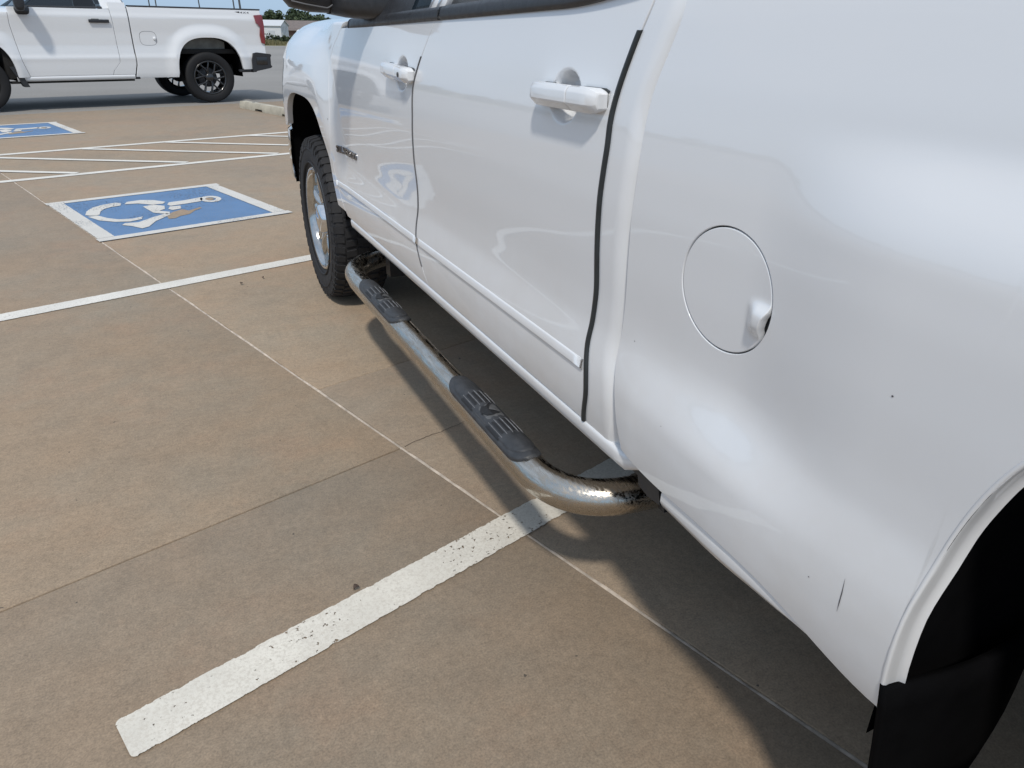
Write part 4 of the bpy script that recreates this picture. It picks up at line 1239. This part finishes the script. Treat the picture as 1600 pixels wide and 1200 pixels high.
def farch(A, n=46): 
    out = []
    for a_ in np.linspace(0, math.pi, n):
        c_, s_ = math.cos(a_), math.sin(a_); out.append((A[0] + A[1] * np.sign(c_) * abs(c_) ** (2 / A[3]), .43 + A[2] * abs(s_) ** (2 / A[3])))
    return out
def farchpanel(name, A, yf, yr, zb_f, zb_r, ztop, nfr=14, nbk=14, nv=34):
    pts = farch(A); zf = zb_f; pf = [q for q in pts if (q[1] > (zb_f if q[0] > A[0] else zb_r))]
    cols = []
    for u in lin(nfr - 4, .02)[:-1]: cols.append((None, u, zb_f, 'f'))
    for q in pf: cols.append((q[0], 0, q[1], 'a'))
    for u in lin(nbk - 4, .02)[1:]: cols.append((None, u, zb_r, 'r'))
    V = []; vs2 = lin(nv, .006)
    for (y, u, zb, k) in cols:
        for v in vs2:
            z = zb + (ztop - zb) * v
            if k == 'f': yy = yf(z) + (pf[0][0] - yf(z)) * u
            elif k == 'r': yy = pf[-1][0] + (yr(z) - pf[-1][0]) * u
            else: yy = y
            V.append((FS(yy, z), yy, z))
    V, F = fold(V, gridF(len(cols), len(vs2)), [(.001, .0005), (.002, .002), (.002, .05)], (1, 0, 0))
    return fpart(name, V, F, 'white2', None, True, (-1, 0, 0), True)
fbed = farchpanel('bed_side', FR0, lambda z: FB1(z) - .012, lambda z: -1.11 + .02 * smooth(z, 1.3, 1.55), .455, .56, 1.545)
farchpanel('front_fender', FF0, lambda z: 4.30, lambda z: FD0(z) + .005, .56, .50, 1.42)
def fbox(name, c, s, mat, parent=None, bev=.012): return bevel_box(name, c, s, mat, parent or ft, bev)
V = []
for y in np.linspace(1.09, -1.10, 12):
    for dx, z in ((-.004, 1.545), (-.008, 1.552), (-.004, 1.566), (.06, 1.568), (.07, 1.545)): V.append((FS(y, 1.545) + dx, y, z))
fpart('rail_cap', V, gridF(12, 5), 'black', None, True, (-1, 0, 1), True)
fbox('bed_floor', (FW / 2, 0, .86), (1.7, 2.15, .08), 'under'); fbox('bed_front_wall', (FW / 2, 1.06, 1.22), (1.8, .04, .6), 'white2')
tg = fbox('tailgate', (FW / 2, -1.10, 1.22), (1.55, .06, .62), 'white2')
fbox('cab_inner', (FW / 2, 2.05, .85), (1.84, 1.8, .74), 'under'); fbox('engine_bay', (FW / 2, 3.5, 1.0), (1.0, 1.5, .6), 'under')
fbox('frame_rail', (.55, 1.2, .55), (.09, 4.6, .14), 'under'); fbox('frame_rail', (FW - .55, 1.2, .55), (.09, 4.6, .14), 'under')
fbox('rear_axle', (FW / 2, -.05, .43), (1.5, .11, .11), 'under')
# far truck: cab top, hood, glass
V = []
for y, x, z in [(2.50, .06, 1.53), (2.0, .27, 1.93), (1.28, .27, 1.95), (1.12, .09, 1.60)]: V.append((x, y, z))
V2 = [(FW - x, y, z) for x, y, z in V]
fpart('cab_roof', V[1:3] + V2[1:3], [(0, 1, 3, 2)], 'white2', None, False, (0, 0, 1))
fpart('windshield', [V[0], V[1], V2[1], V2[0]], [(0, 1, 2, 3)], 'glass', None, False, (0, 1, 1)); fpart('rear_window', [V[3], V[2], V2[2], V2[3]], [(0, 1, 2, 3)], 'glass', None, False, (0, -1, 1))
fpart('window', [(.062, 2.60, 1.50), (.062, 1.47, 1.515), (.25, 1.50, 1.86), (.25, 2.05, 1.86)], [(0, 1, 2, 3)], 'glass', None, False, (-1, 0, 0), True)
fpart('cab_pillar', [(.05, 1.46, 1.50), (.05, 1.11, 1.52), (.26, 1.25, 1.94), (.26, 1.50, 1.90)], [(0, 1, 2, 3)], 'white2', None, False, (-1, 0, 0), True)
V = []
for y in np.linspace(2.58, 1.46, 8):
    for dx, dz in ((-.004, -.004), (-.006, .006), (.008, .022)): V.append((FS(y, 1.49) + .012 + dx, y, 1.497 + .012 * (2.58 - y) + dz))
fpart('belt_trim', V, gridF(8, 3), 'black', None, True, (-1, 0, 0), True)
V = []
for y in np.linspace(2.5, 4.3, 10):
    for u in np.linspace(0, 1, 12): V.append((FS(min(y, 4.2), 1.40) + .02 + (FW - .08) * u, y, 1.42 + .09 * math.sin(math.pi * u) ** .4 - .06 * smooth(y, 3.7, 4.3)))
fpart('hood', V, gridF(10, 12), 'white2', None, True, (0, 0, 1)); fbox('front_bumper', (FW / 2, 4.32, .68), (1.86, .16, .26), 'black'); fbox('grille', (FW / 2, 4.27, 1.12), (1.7, .08, .5), 'black')
# door handle, mirror, filler outline, decal, lamp, bumper, flaps
hd = fbox('door_handle', (FS(1.55, 1.32) - .022, 1.554, 1.320), (.022, .295, .050), 'black', fdoor_, .010)
fbox('handle_recess', (FS(1.6, 1.33) + .001, 1.60, 1.352), (.004, .11, .04), 'liner', fdoor_, .0015)
V, F = loft([(-.30, 2.62, 1.60, .04, .11), (-.29, 2.62, 1.60, .06, .15), (-.20, 2.61, 1.60, .075, .165), (-.10, 2.59, 1.60, .07, .165), (-.075, 2.59, 1.60, .05, .14)], 20)
mr = fixn(fpart('door_mirror', V, F, 'black', None, True)); V, F = loft([(-.10, 2.58, 1.44, .09, .05), (.02, 2.56, 1.47, .10, .045), (.06, 2.54, 1.49, .09, .03)], 16); fixn(fpart('mirror_arm', V, F, 'black', mr, True))
V = []; fo = []
for k in range(40):
    a_ = 2 * math.pi * k / 40; c_, s_ = math.cos(a_), math.sin(a_); y = .862 + .132 * np.sign(c_) * abs(c_) ** .62; z = 1.070 + .110 * np.sign(s_) * abs(s_) ** .62; fo.append((y, z))
for (y, z) in fo:
    for k in (.965, 1.0): 
        yy, zz = .862 + (y - .862) * k, 1.07 + (z - 1.07) * k; V.append((FS(yy, zz) - .0015, yy, zz))
fd2 = fpart('fuel_door_gap', V, [(k * 2, ((k + 1) % 40) * 2, ((k + 1) % 40) * 2 + 1, k * 2 + 1) for k in range(40)], 'pole', fbed, False, (-1, 0, 0))
V, F = loft([(FS(.75, 1.07) - .022, .762, 1.066, .012, .016), (FS(.75, 1.07) - .016, .762, 1.066, .022, .026), (FS(.75, 1.07) + .004, .762, 1.066, .028, .030)], 14, 2.2); fixn(fpart('fuel_door_tab', V, F, 'white2', fbed))
o = text_mesh('decal', '4X4', .062, .0006, lambda x, y, z: Vector((x, y, z)), 'decal', fbed, 1.15)
xs = [v.co.x for v in o.data.vertices]; x0, x1 = min(xs), max(xs)
for v in o.data.vertices:
    yy = -.735 - (v.co.x - x0) / (x1 - x0) * .155; zz = 1.487 + v.co.y * .7; v.co = Vector((FS(yy, zz) - .002 - v.co.z, yy, zz))
V = [(FS(-.66, 1.51) - .002, -.64, 1.509), (FS(-.7, 1.5) - .002, -.725, 1.490), (FS(-.7, 1.5) - .002, -.725, 1.520)]; fpart('decal_arrow', V, [(0, 1, 2)], 'decal', fbed, False, (-1, 0, 0))
lampo = [(-.965, 1.462), (-1.115, 1.475), (-1.125, 1.30), (-1.115, .985), (-1.05, 1.005), (-1.035, 1.13), (-1.055, 1.26), (-1.02, 1.31), (-.985, 1.335)]
V = [(FS(y, z) - .024, y, z) for y, z in lampo] + [(FS(y, z) + .10, y, z) for y, z in lampo]; n_ = len(lampo)
for cx_ in (0, 1):
    VV_ = V if not cx_ else [(FW - v[0], v[1], v[2]) for v in V]
    tl = fixn(fpart('tail_light', VV_, [tuple(range(n_)), tuple(range(n_, 2 * n_))[::-1]] + [(i, (i + 1) % n_, n_ + (i + 1) % n_, n_ + i) for i in range(n_)], 'red', None, False))
bo = [(-.820, .505), (-.86, .52), (-1.16, .575), (-1.185, .60), (-1.165, .63), (-1.17, .76), (-1.19, .79), (-1.175, .815), (-.93, .845), (-.86, .83), (-.825, .72)]
n_ = len(bo); V = [(-.03, y, z) for y, z in bo] + [(FW + .03, y, z) for y, z in bo]
rb = fixn(fpart('rear_bumper', V, [tuple(range(n_)), tuple(range(n_, 2 * n_))[::-1]] + [(i, (i + 1) % n_, n_ + (i + 1) % n_, n_ + i) for i in range(n_)], 'black', None, False))
fbox('bumper_step', (-.028, -1.00, .70), (.02, .20, .13), 'blackwheel', rb, .006)
fbox('arch_trim', (.03, -.69, .535), (.05, .22, .045), 'black')
V = [(.0, .555, .66), (.0, .44, .66), (.02, .40, .40), (.02, .46, .38), (.24, .555, .66), (.24, .44, .66), (.24, .40, .40), (.24, .46, .38)]
fixn(fpart('mud_flap', V, [(0, 1, 2, 3), (4, 7, 6, 5), (0, 4, 5, 1), (1, 5, 6, 2), (2, 6, 7, 3), (3, 7, 4, 0)], 'well', None, False))
V = [(.0, 2.81, .66), (.0, 2.91, .66), (.0, 2.77, .36), (.0, 2.70, .36), (.22, 2.81, .66), (.22, 2.91, .66), (.22, 2.77, .36), (.22, 2.70, .36)]
fixn(fpart('mud_flap', V, [(0, 1, 2, 3), (4, 7, 6, 5), (0, 4, 5, 1), (1, 5, 6, 2), (2, 6, 7, 3), (3, 7, 4, 0)], 'black', None, False))
fbox('cab_mount', (.08, 1.13, .48), (.10, .08, .09), 'black')
for A in (FR0, FF0):
    pts = [(A[0] + A[1] * 1.0, .45)] + [(q[0], q[1] + .004) for q in farch(A, 30)] + [(A[0] - A[1], .45)]; V = []
    for y, z in pts:
        for x in (.055, .30, .62): V.append((x, y, z))
    F = gridF(len(pts), 3); ci = len(V); V.append((.62, A[0], .5)); F += [(i * 3 + 2, (i + 1) * 3 + 2, ci) for i in range(len(pts) - 1)]
    fpart('wheel_well', V, F, 'well', None, True, None)
    # grey inner panel showing above the tyre
    V = []
    for y in np.linspace(A[0] + .46, A[0] - .34, 12):
        q = .43 + A[2] * (1 - min(.999, abs((y - A[0]) / A[1])) ** A[3]) ** (1 / A[3]); V += [(.16, y, q - .01), (.18, y, min(q - .015, .90))]
    fpart('well_panel', V, gridF(12, 2), 'liner', None, True, (-1, 0, 0))
def black_wheel(x, y, sgn):
    R0, Wt, rim = .43, .28, .275; c = (x, y, R0)
    V, F = lathe(tyre_profile(R0, Wt, rim), 64, 'X', c); ty = fixn(fpart('wheel', V, F, 'rubber2'))
    V, F = lathe([(sgn * (Wt / 2 - .03), rim + .01), (sgn * (Wt / 2 - .01), rim + .004), (sgn * (Wt / 2 - .012), rim - .014), (sgn * (Wt / 2 - .05), rim - .022), (sgn * -.10, rim - .03)], 64, 'X', c); fpart('rim', V, F, 'blackwheel', ty)
    V, F = lathe([(sgn * (Wt / 2 - .09), .08), (sgn * (Wt / 2 - .045), .075), (sgn * (Wt / 2 - .03), .05), (sgn * (Wt / 2 - .028), .001)], 24, 'X', c); fpart('hub', V, F, 'blackwheel', ty)
    V, F = lathe([(0, .001), (0, .165), (sgn * -.02, .165), (sgn * -.02, .001)], 32, 'X', (c[0] - sgn * .03, c[1], c[2])); fpart('brake_disc', V, F, 'pole', ty)
    for k in range(6):
        a0 = 2 * math.pi * k / 6 + .25
        for sg in (-1, 1):
            V = []
            for u in np.linspace(0, 1, 8):
                r_ = .055 + (rim - .072) * u; off = sg * (.006 + .066 * float(smooth(u, .25, 1.0))); wv = .013 + .004 * u
                dep = Wt / 2 - .045 + .018 * math.sin(u * math.pi * .7)
                for t_, hh in ((-1, -.04), (-.8, 0), (.8, 0), (1, -.04)):
                    tt = off + t_ * wv; V.append((c[0] + sgn * (dep + hh), c[1] + r_ * math.cos(a0) - tt * math.sin(a0), c[2] + r_ * math.sin(a0) + tt * math.cos(a0)))
            fpart('spoke', V, gridF(8, 4), 'blackwheel', ty, True, (sgn, 0, 0))
for y in (-.06, 3.36):
    black_wheel(.02 + .14, y, -1); black_wheel(FW - .16, y, 1)

# ------------------------------------------------------------------ background beyond the road
def leaf_cloud(centers, n, size, rad_):
    """Many small tilted leaf-clump faces spread through ellipsoids."""
    V = []; F = []
    for (cx, cy, cz, rx_, ry_, rz_) in centers:
        for _ in range(n):
            d = rng.normal(size=3); d /= np.linalg.norm(d); r_ = rng.random() ** .45
            q = np.array([cx + d[0] * rx_ * r_, cy + d[1] * ry_ * r_, cz + d[2] * rz_ * r_])
            a = rng.normal(size=3); a /= np.linalg.norm(a); b2 = np.cross(a, rng.normal(size=3)); b2 /= np.linalg.norm(b2) + 1e-9
            s = size * (.6 + .8 * rng.random()); i0 = len(V)
            V += [q - a * s - b2 * s * .5, q + a * s * .9 - b2 * s * .6, q + a * s + b2 * s * .55, q - a * s * .8 + b2 * s * .7]; F.append((i0, i0 + 1, i0 + 2, i0 + 3))
    return V, F
def tree(px, py_top, dist, wid, label, seed):
    """Placed along the photo's line of sight at a believable distance, standing on the ground there."""
    top = on_y(px, py_top, dist); gx, gy = top[0], top[1]; gz = ground_z(gx, gy); H = top[2] - gz
    o = empty('tree', (gx, gy, gz)); tag(o, label, 'tree', 'trees beyond the road')
    r_ = random.Random(seed)
    V, F = sweep([(0, 0, -.1), (.1, 0, H * .25), (-.05, .1, H * .5), (.1, 0, H * .8)], [.24, .18, .12, .04], 8); mk('trunk', V, F, 'bark', o)
    for k in range(4):
        a_ = r_.uniform(0, 6.28); V, F = sweep([(0, 0, H * .32), (math.cos(a_) * wid * .3, math.sin(a_) * wid * .3, H * .58), (math.cos(a_) * wid * .5, math.sin(a_) * wid * .5, H * .75)], [.10, .06, .02], 6); mk('limb', V, F, 'bark', o)
    cs = []
    for k in range(16):
        a_ = r_.uniform(0, 6.28); rr = wid * .5 * math.sqrt(r_.random()); z = H * r_.uniform(.30, .90); s = wid * r_.uniform(.16, .28)
        k2 = math.sqrt(max(.1, 1 - ((z / H - .58) / .45) ** 2)); cs.append((math.cos(a_) * rr * k2, math.sin(a_) * rr * k2, z, s, s, s * .7))
    cs.append((0, 0, H * .90, wid * .16, wid * .16, H * .10))
    V, F = leaf_cloud(cs, 130, .16, 0); mk('crown', V, F, 'leaf', o, False)
tree(421, 14, 118, 4.0, 'rounded dark tree just right of the red tail light', 1)
tree(436, 21, 128, 3.0, 'low dark tree in the dip behind the white shed', 2)
tree(459, 13, 122, 4.4, 'tallest dark tree, behind the brown-roofed house', 3)
tree(482, 21, 126, 3.4, 'dark tree under the tip of the door mirror', 4)
tree(500, 23, 130, 3.6, 'dark tree half hidden by the near truck hood', 5)
# far woodland all round, one mass
cs = []
for k in range(150):
    a_ = 2 * math.pi * k / 150 + random.uniform(-.01, .01); r_ = random.uniform(165, 190)
    if abs((math.degrees(a_) - 82)) < 9: r_ = random.uniform(150, 165)
    h = random.uniform(1.5, 3.0); cs.append((r_ * math.cos(a_), r_ * math.sin(a_), -2.4 + h, 4.4, 4.4, h))
V, F = leaf_cloud(cs, 150, .55, 0); wl = mk('woodland', V, F, 'leaf', None, False); tag(wl, 'dark tree line along the horizon', 'woodland', kind='stuff')
# white shed
sb = on_y(430, 59, 92); gx, gy = sb[0], sb[1]; gz = ground_z(gx, gy)
shed = empty('shed', (gx, gy, gz), R(-38)); tag(shed, 'small white metal shed behind the distant pickup', 'shed')
eave = on_y(430, 40, 92)[2] - gz; rid = on_y(430, 32.5, 92)[2] - gz; sw, sl = 0.85, 1.25
V = [(-sl, -sw, 0), (sl, -sw, 0), (sl, sw, 0), (-sl, sw, 0), (-sl, -sw, eave), (sl, -sw, eave), (sl, sw, eave), (-sl, sw, eave), (-sl, 0, rid), (sl, 0, rid)]
mk('wall', V, [(0, 1, 5, 4), (1, 2, 6, 9, 5), (2, 3, 7, 6), (3, 0, 4, 8, 7)], 'shedwhite', shed, False)
e_ = .12
V = [(-sl - e_, -sw - e_, eave - .06), (sl + e_, -sw - e_, eave - .06), (sl + e_, 0, rid + .03), (-sl - e_, 0, rid + .03), (sl + e_, sw + e_, eave - .06), (-sl - e_, sw + e_, eave - .06)]
V2 = [(x, y, z + .06) for x, y, z in V]
mk('roof', V + V2, [(0, 1, 2, 3), (3, 2, 4, 5), (6, 9, 8, 7), (9, 11, 10, 8), (0, 6, 7, 1), (5, 4, 10, 11), (1, 7, 8, 2), (2, 8, 10, 4), (0, 3, 9, 6), (3, 5, 11, 9)], 'shedroof', shed, False)
for k in range(1, 5):
    V, F = box((sl + .02, -sw + k * 2 * sw / 5, eave * .5), (.03, .05, eave * .97)); mk('siding_rib', V, F, 'shedroof', shed, False)
V, F = box((0.1, -sw - .02, eave * .42), (.8, .04, eave * .80)); dr = mk('door', V, F, 'shedroof', shed, False)
# brick house with a brown roof
hb = on_y(478, 57, 118); gx, gy = hb[0], hb[1]; gz = ground_z(gx, gy)
house = empty('house', (gx, gy, gz), R(-12)); tag(house, 'low brick house with a brown roof behind the near truck hood', 'house')
ev = on_y(470, 45, 118)[2] - gz; rd = on_y(470, 32, 118)[2] - gz; hl, hw = 4.2, 3.4; xl = -3.0
V = [(xl, -hw, 0), (hl, -hw, 0), (hl, hw, 0), (xl, hw, 0), (xl, -hw, ev), (hl, -hw, ev), (hl, hw, ev), (xl, hw, ev), (xl, 0, rd - .2), (hl, 0, rd - .2)]
mk('wall', V, [(0, 1, 5, 4), (1, 2, 6, 9, 5), (2, 3, 7, 6), (3, 0, 4, 8, 7)], 'brick', house, False)
V = [(xl - .3, -hw - .4, ev - .15), (hl + .3, -hw - .4, ev - .15), (hl + .1, 0, rd), (xl - .1, 0, rd), (hl + .3, hw + .4, ev - .15), (xl - .3, hw + .4, ev - .15)]; V2 = [(x, y, z - .12) for x, y, z in V]
mk('roof', V + V2, [(0, 1, 2, 3), (3, 2, 4, 5), (6, 9, 8, 7), (9, 11, 10, 8), (0, 6, 7, 1), (5, 4, 10, 11), (1, 7, 8, 2), (2, 8, 10, 4), (0, 3, 9, 6), (3, 5, 11, 9)], 'roof', house, False)
for x in (-1.8, 1.6):
    V, F = box((x, -hw - .02, ev * .55), (1.0, .06, .9)); wn = mk('window', V, F, 'shedroof', house, False); V, F = box((x, -hw - .06, ev * .55), (.84, .04, .74)); mk('pane', V, F, 'glass', wn, False)
V, F = box((-.2, -hw - .03, ev * .42), (.95, .06, ev * .84)); mk('door', V, F, 'pole', house, False)
# white propane-style tank on legs beside the house
tb = on_y(468, 54.5, 88); gz = ground_z(tb[0], tb[1]); tank = empty('storage_tank', (tb[0], tb[1], gz)); tag(tank, 'small white upright tank in front of the brick house', 'tank')
hz_ = on_y(468, 46, 88)[2] - gz; V, F = lathe([(.5, .001), (.55, .22), (.7, .30), (hz_ - .2, .30), (hz_ - .06, .2), (hz_, .001)], 20, 'X'); V = [(v[1], v[2], v[0]) for v in V]; mk('tank_body', V, F, 'shedwhite', tank)
for k in range(3):
    a_ = 2 * math.pi * k / 3; V, F = sweep([(.22 * math.cos(a_), .22 * math.sin(a_), 0), (.2 * math.cos(a_), .2 * math.sin(a_), .62)], .03, 6); mk('leg', V, F, 'pole', tank)
# shrubs in the grass strip
for i, (px, py, d, w_, lab) in enumerate([(419, 53, 84, .9, 'round dark shrub against the white shed wall'), (433, 56, 82, .45, 'small shrub at the corner of the white shed'), (444, 56, 82, .4, 'tiny shrub right of the white shed'), (455, 57, 84, .6, 'pale shrub between shed and brick house')]):
    q = on_y(px, py, d); gz = ground_z(q[0], q[1]); H = max(.5, q[2] - gz)
    o = empty('shrub', (q[0], q[1], gz)); tag(o, lab, 'shrub', 'shrubs in the grass strip')
    V, F = leaf_cloud([(0, 0, H * .55, w_, w_, H * .5)], 260, .10, 0); mk('foliage', V, F, 'shrub', o, False)
    V, F = sweep([(0, 0, -.05), (0, 0, H * .5)], .03, 6); mk('stem', V, F, 'bark', o)
# grass strip: tufts
V = []; F = []
for _ in range(26000):
    r_ = rng.uniform(60.5, 78); a_ = R(rng.uniform(66, 96)); x, y = r_ * math.cos(a_), r_ * math.sin(a_); z = ground_z(x, y)
    h = rng.uniform(.12, .34) * (1.0 + .5 * math.sin(x * .9)); lw = rng.uniform(.02, .06); t_ = rng.uniform(0, 6.28); i0 = len(V)
    V += [(x - lw * math.cos(t_), y - lw * math.sin(t_), z), (x + lw * math.cos(t_), y + lw * math.sin(t_), z), (x + rng.uniform(-.12, .12), y + rng.uniform(-.12, .12), z + h)]; F.append((i0, i0 + 1, i0 + 2))
gs = mk('grass', V, F, 'grass', None, False); tag(gs, 'strip of dry grass beyond the road', 'grass', kind='stuff')
# slim poles above the far truck bed
for (px, d, lean, rr, lab) in [(233, 70, 0, .05, 'leftmost slim pole above the distant pickup bed'), (243.5, 70, 0, .05, 'second slim pole from the left above the distant pickup bed'), (313, 64, -.035, .045, 'leaning slim pole above the middle of the pickup bed'), (366, 66, -.02, .055, 'thin pole left of the thickest pole, near the tail light'), (375.5, 60, -.02, .075, 'thickest pole, above the rear of the distant pickup')]:
    q = on_y(px, 6, d); gz = ground_z(q[0], q[1]); o = empty('pole', (q[0], q[1], gz)); tag(o, lab, 'pole', 'slim poles beyond the distant pickup')
    V, F = sweep([(0, 0, -.1), (lean * 4, 0, 4), (lean * 8, 0, 8)], [rr, rr * .9, rr * .7], 10); mk('shaft', V, F, 'pole', o)
    V, F = lathe([(0, rr * 2.2), (.18, rr * 2.0), (.2, rr)], 12, 'X'); mk('base_collar', [(v[1], v[2], v[0]) for v in V], F, 'pole', o)
    V, F = box((lean * 8 + .35, 0, 8.0), (.75, .12, .06)); mk('lamp_arm', V, F, 'pole', o, False)
# dry leaf on the slab and two specks by the front wheel
def leaf(px, py, s, label, rot):
    q = on_z(px, py, 0); o_ = []
    for k in range(9):
        u = k / 8; wv = s * .42 * math.sin(math.pi * u) ** .8 + .0005; z = .004 + .006 * math.sin(u * 3) 
        for v in (-1, 0, 1): o_.append((s * (u - .5), v * wv, z + abs(v) * .006))
    o = mk('dry_leaf', o_, gridF(9, 3), 'leafdry', None, True, (0, 0, 1)); o.location = (q[0], q[1], 0); o.rotation_euler = (0, 0, rot)
    tag(o, label, 'leaf', 'dry leaves on the concrete')
leaf(557, 922, .016, 'small dark leaf beside the nearest white stall line', .4)
leaf(378, 445, .018, 'dark scrap on the concrete left of the front wheel', 1.0)
leaf(411, 436, .014, 'tiny brown scrap right behind the dark scrap, near the front wheel', 2.0)

for o in bpy.data.objects:
    if '_twin' in o: del o['_twin']
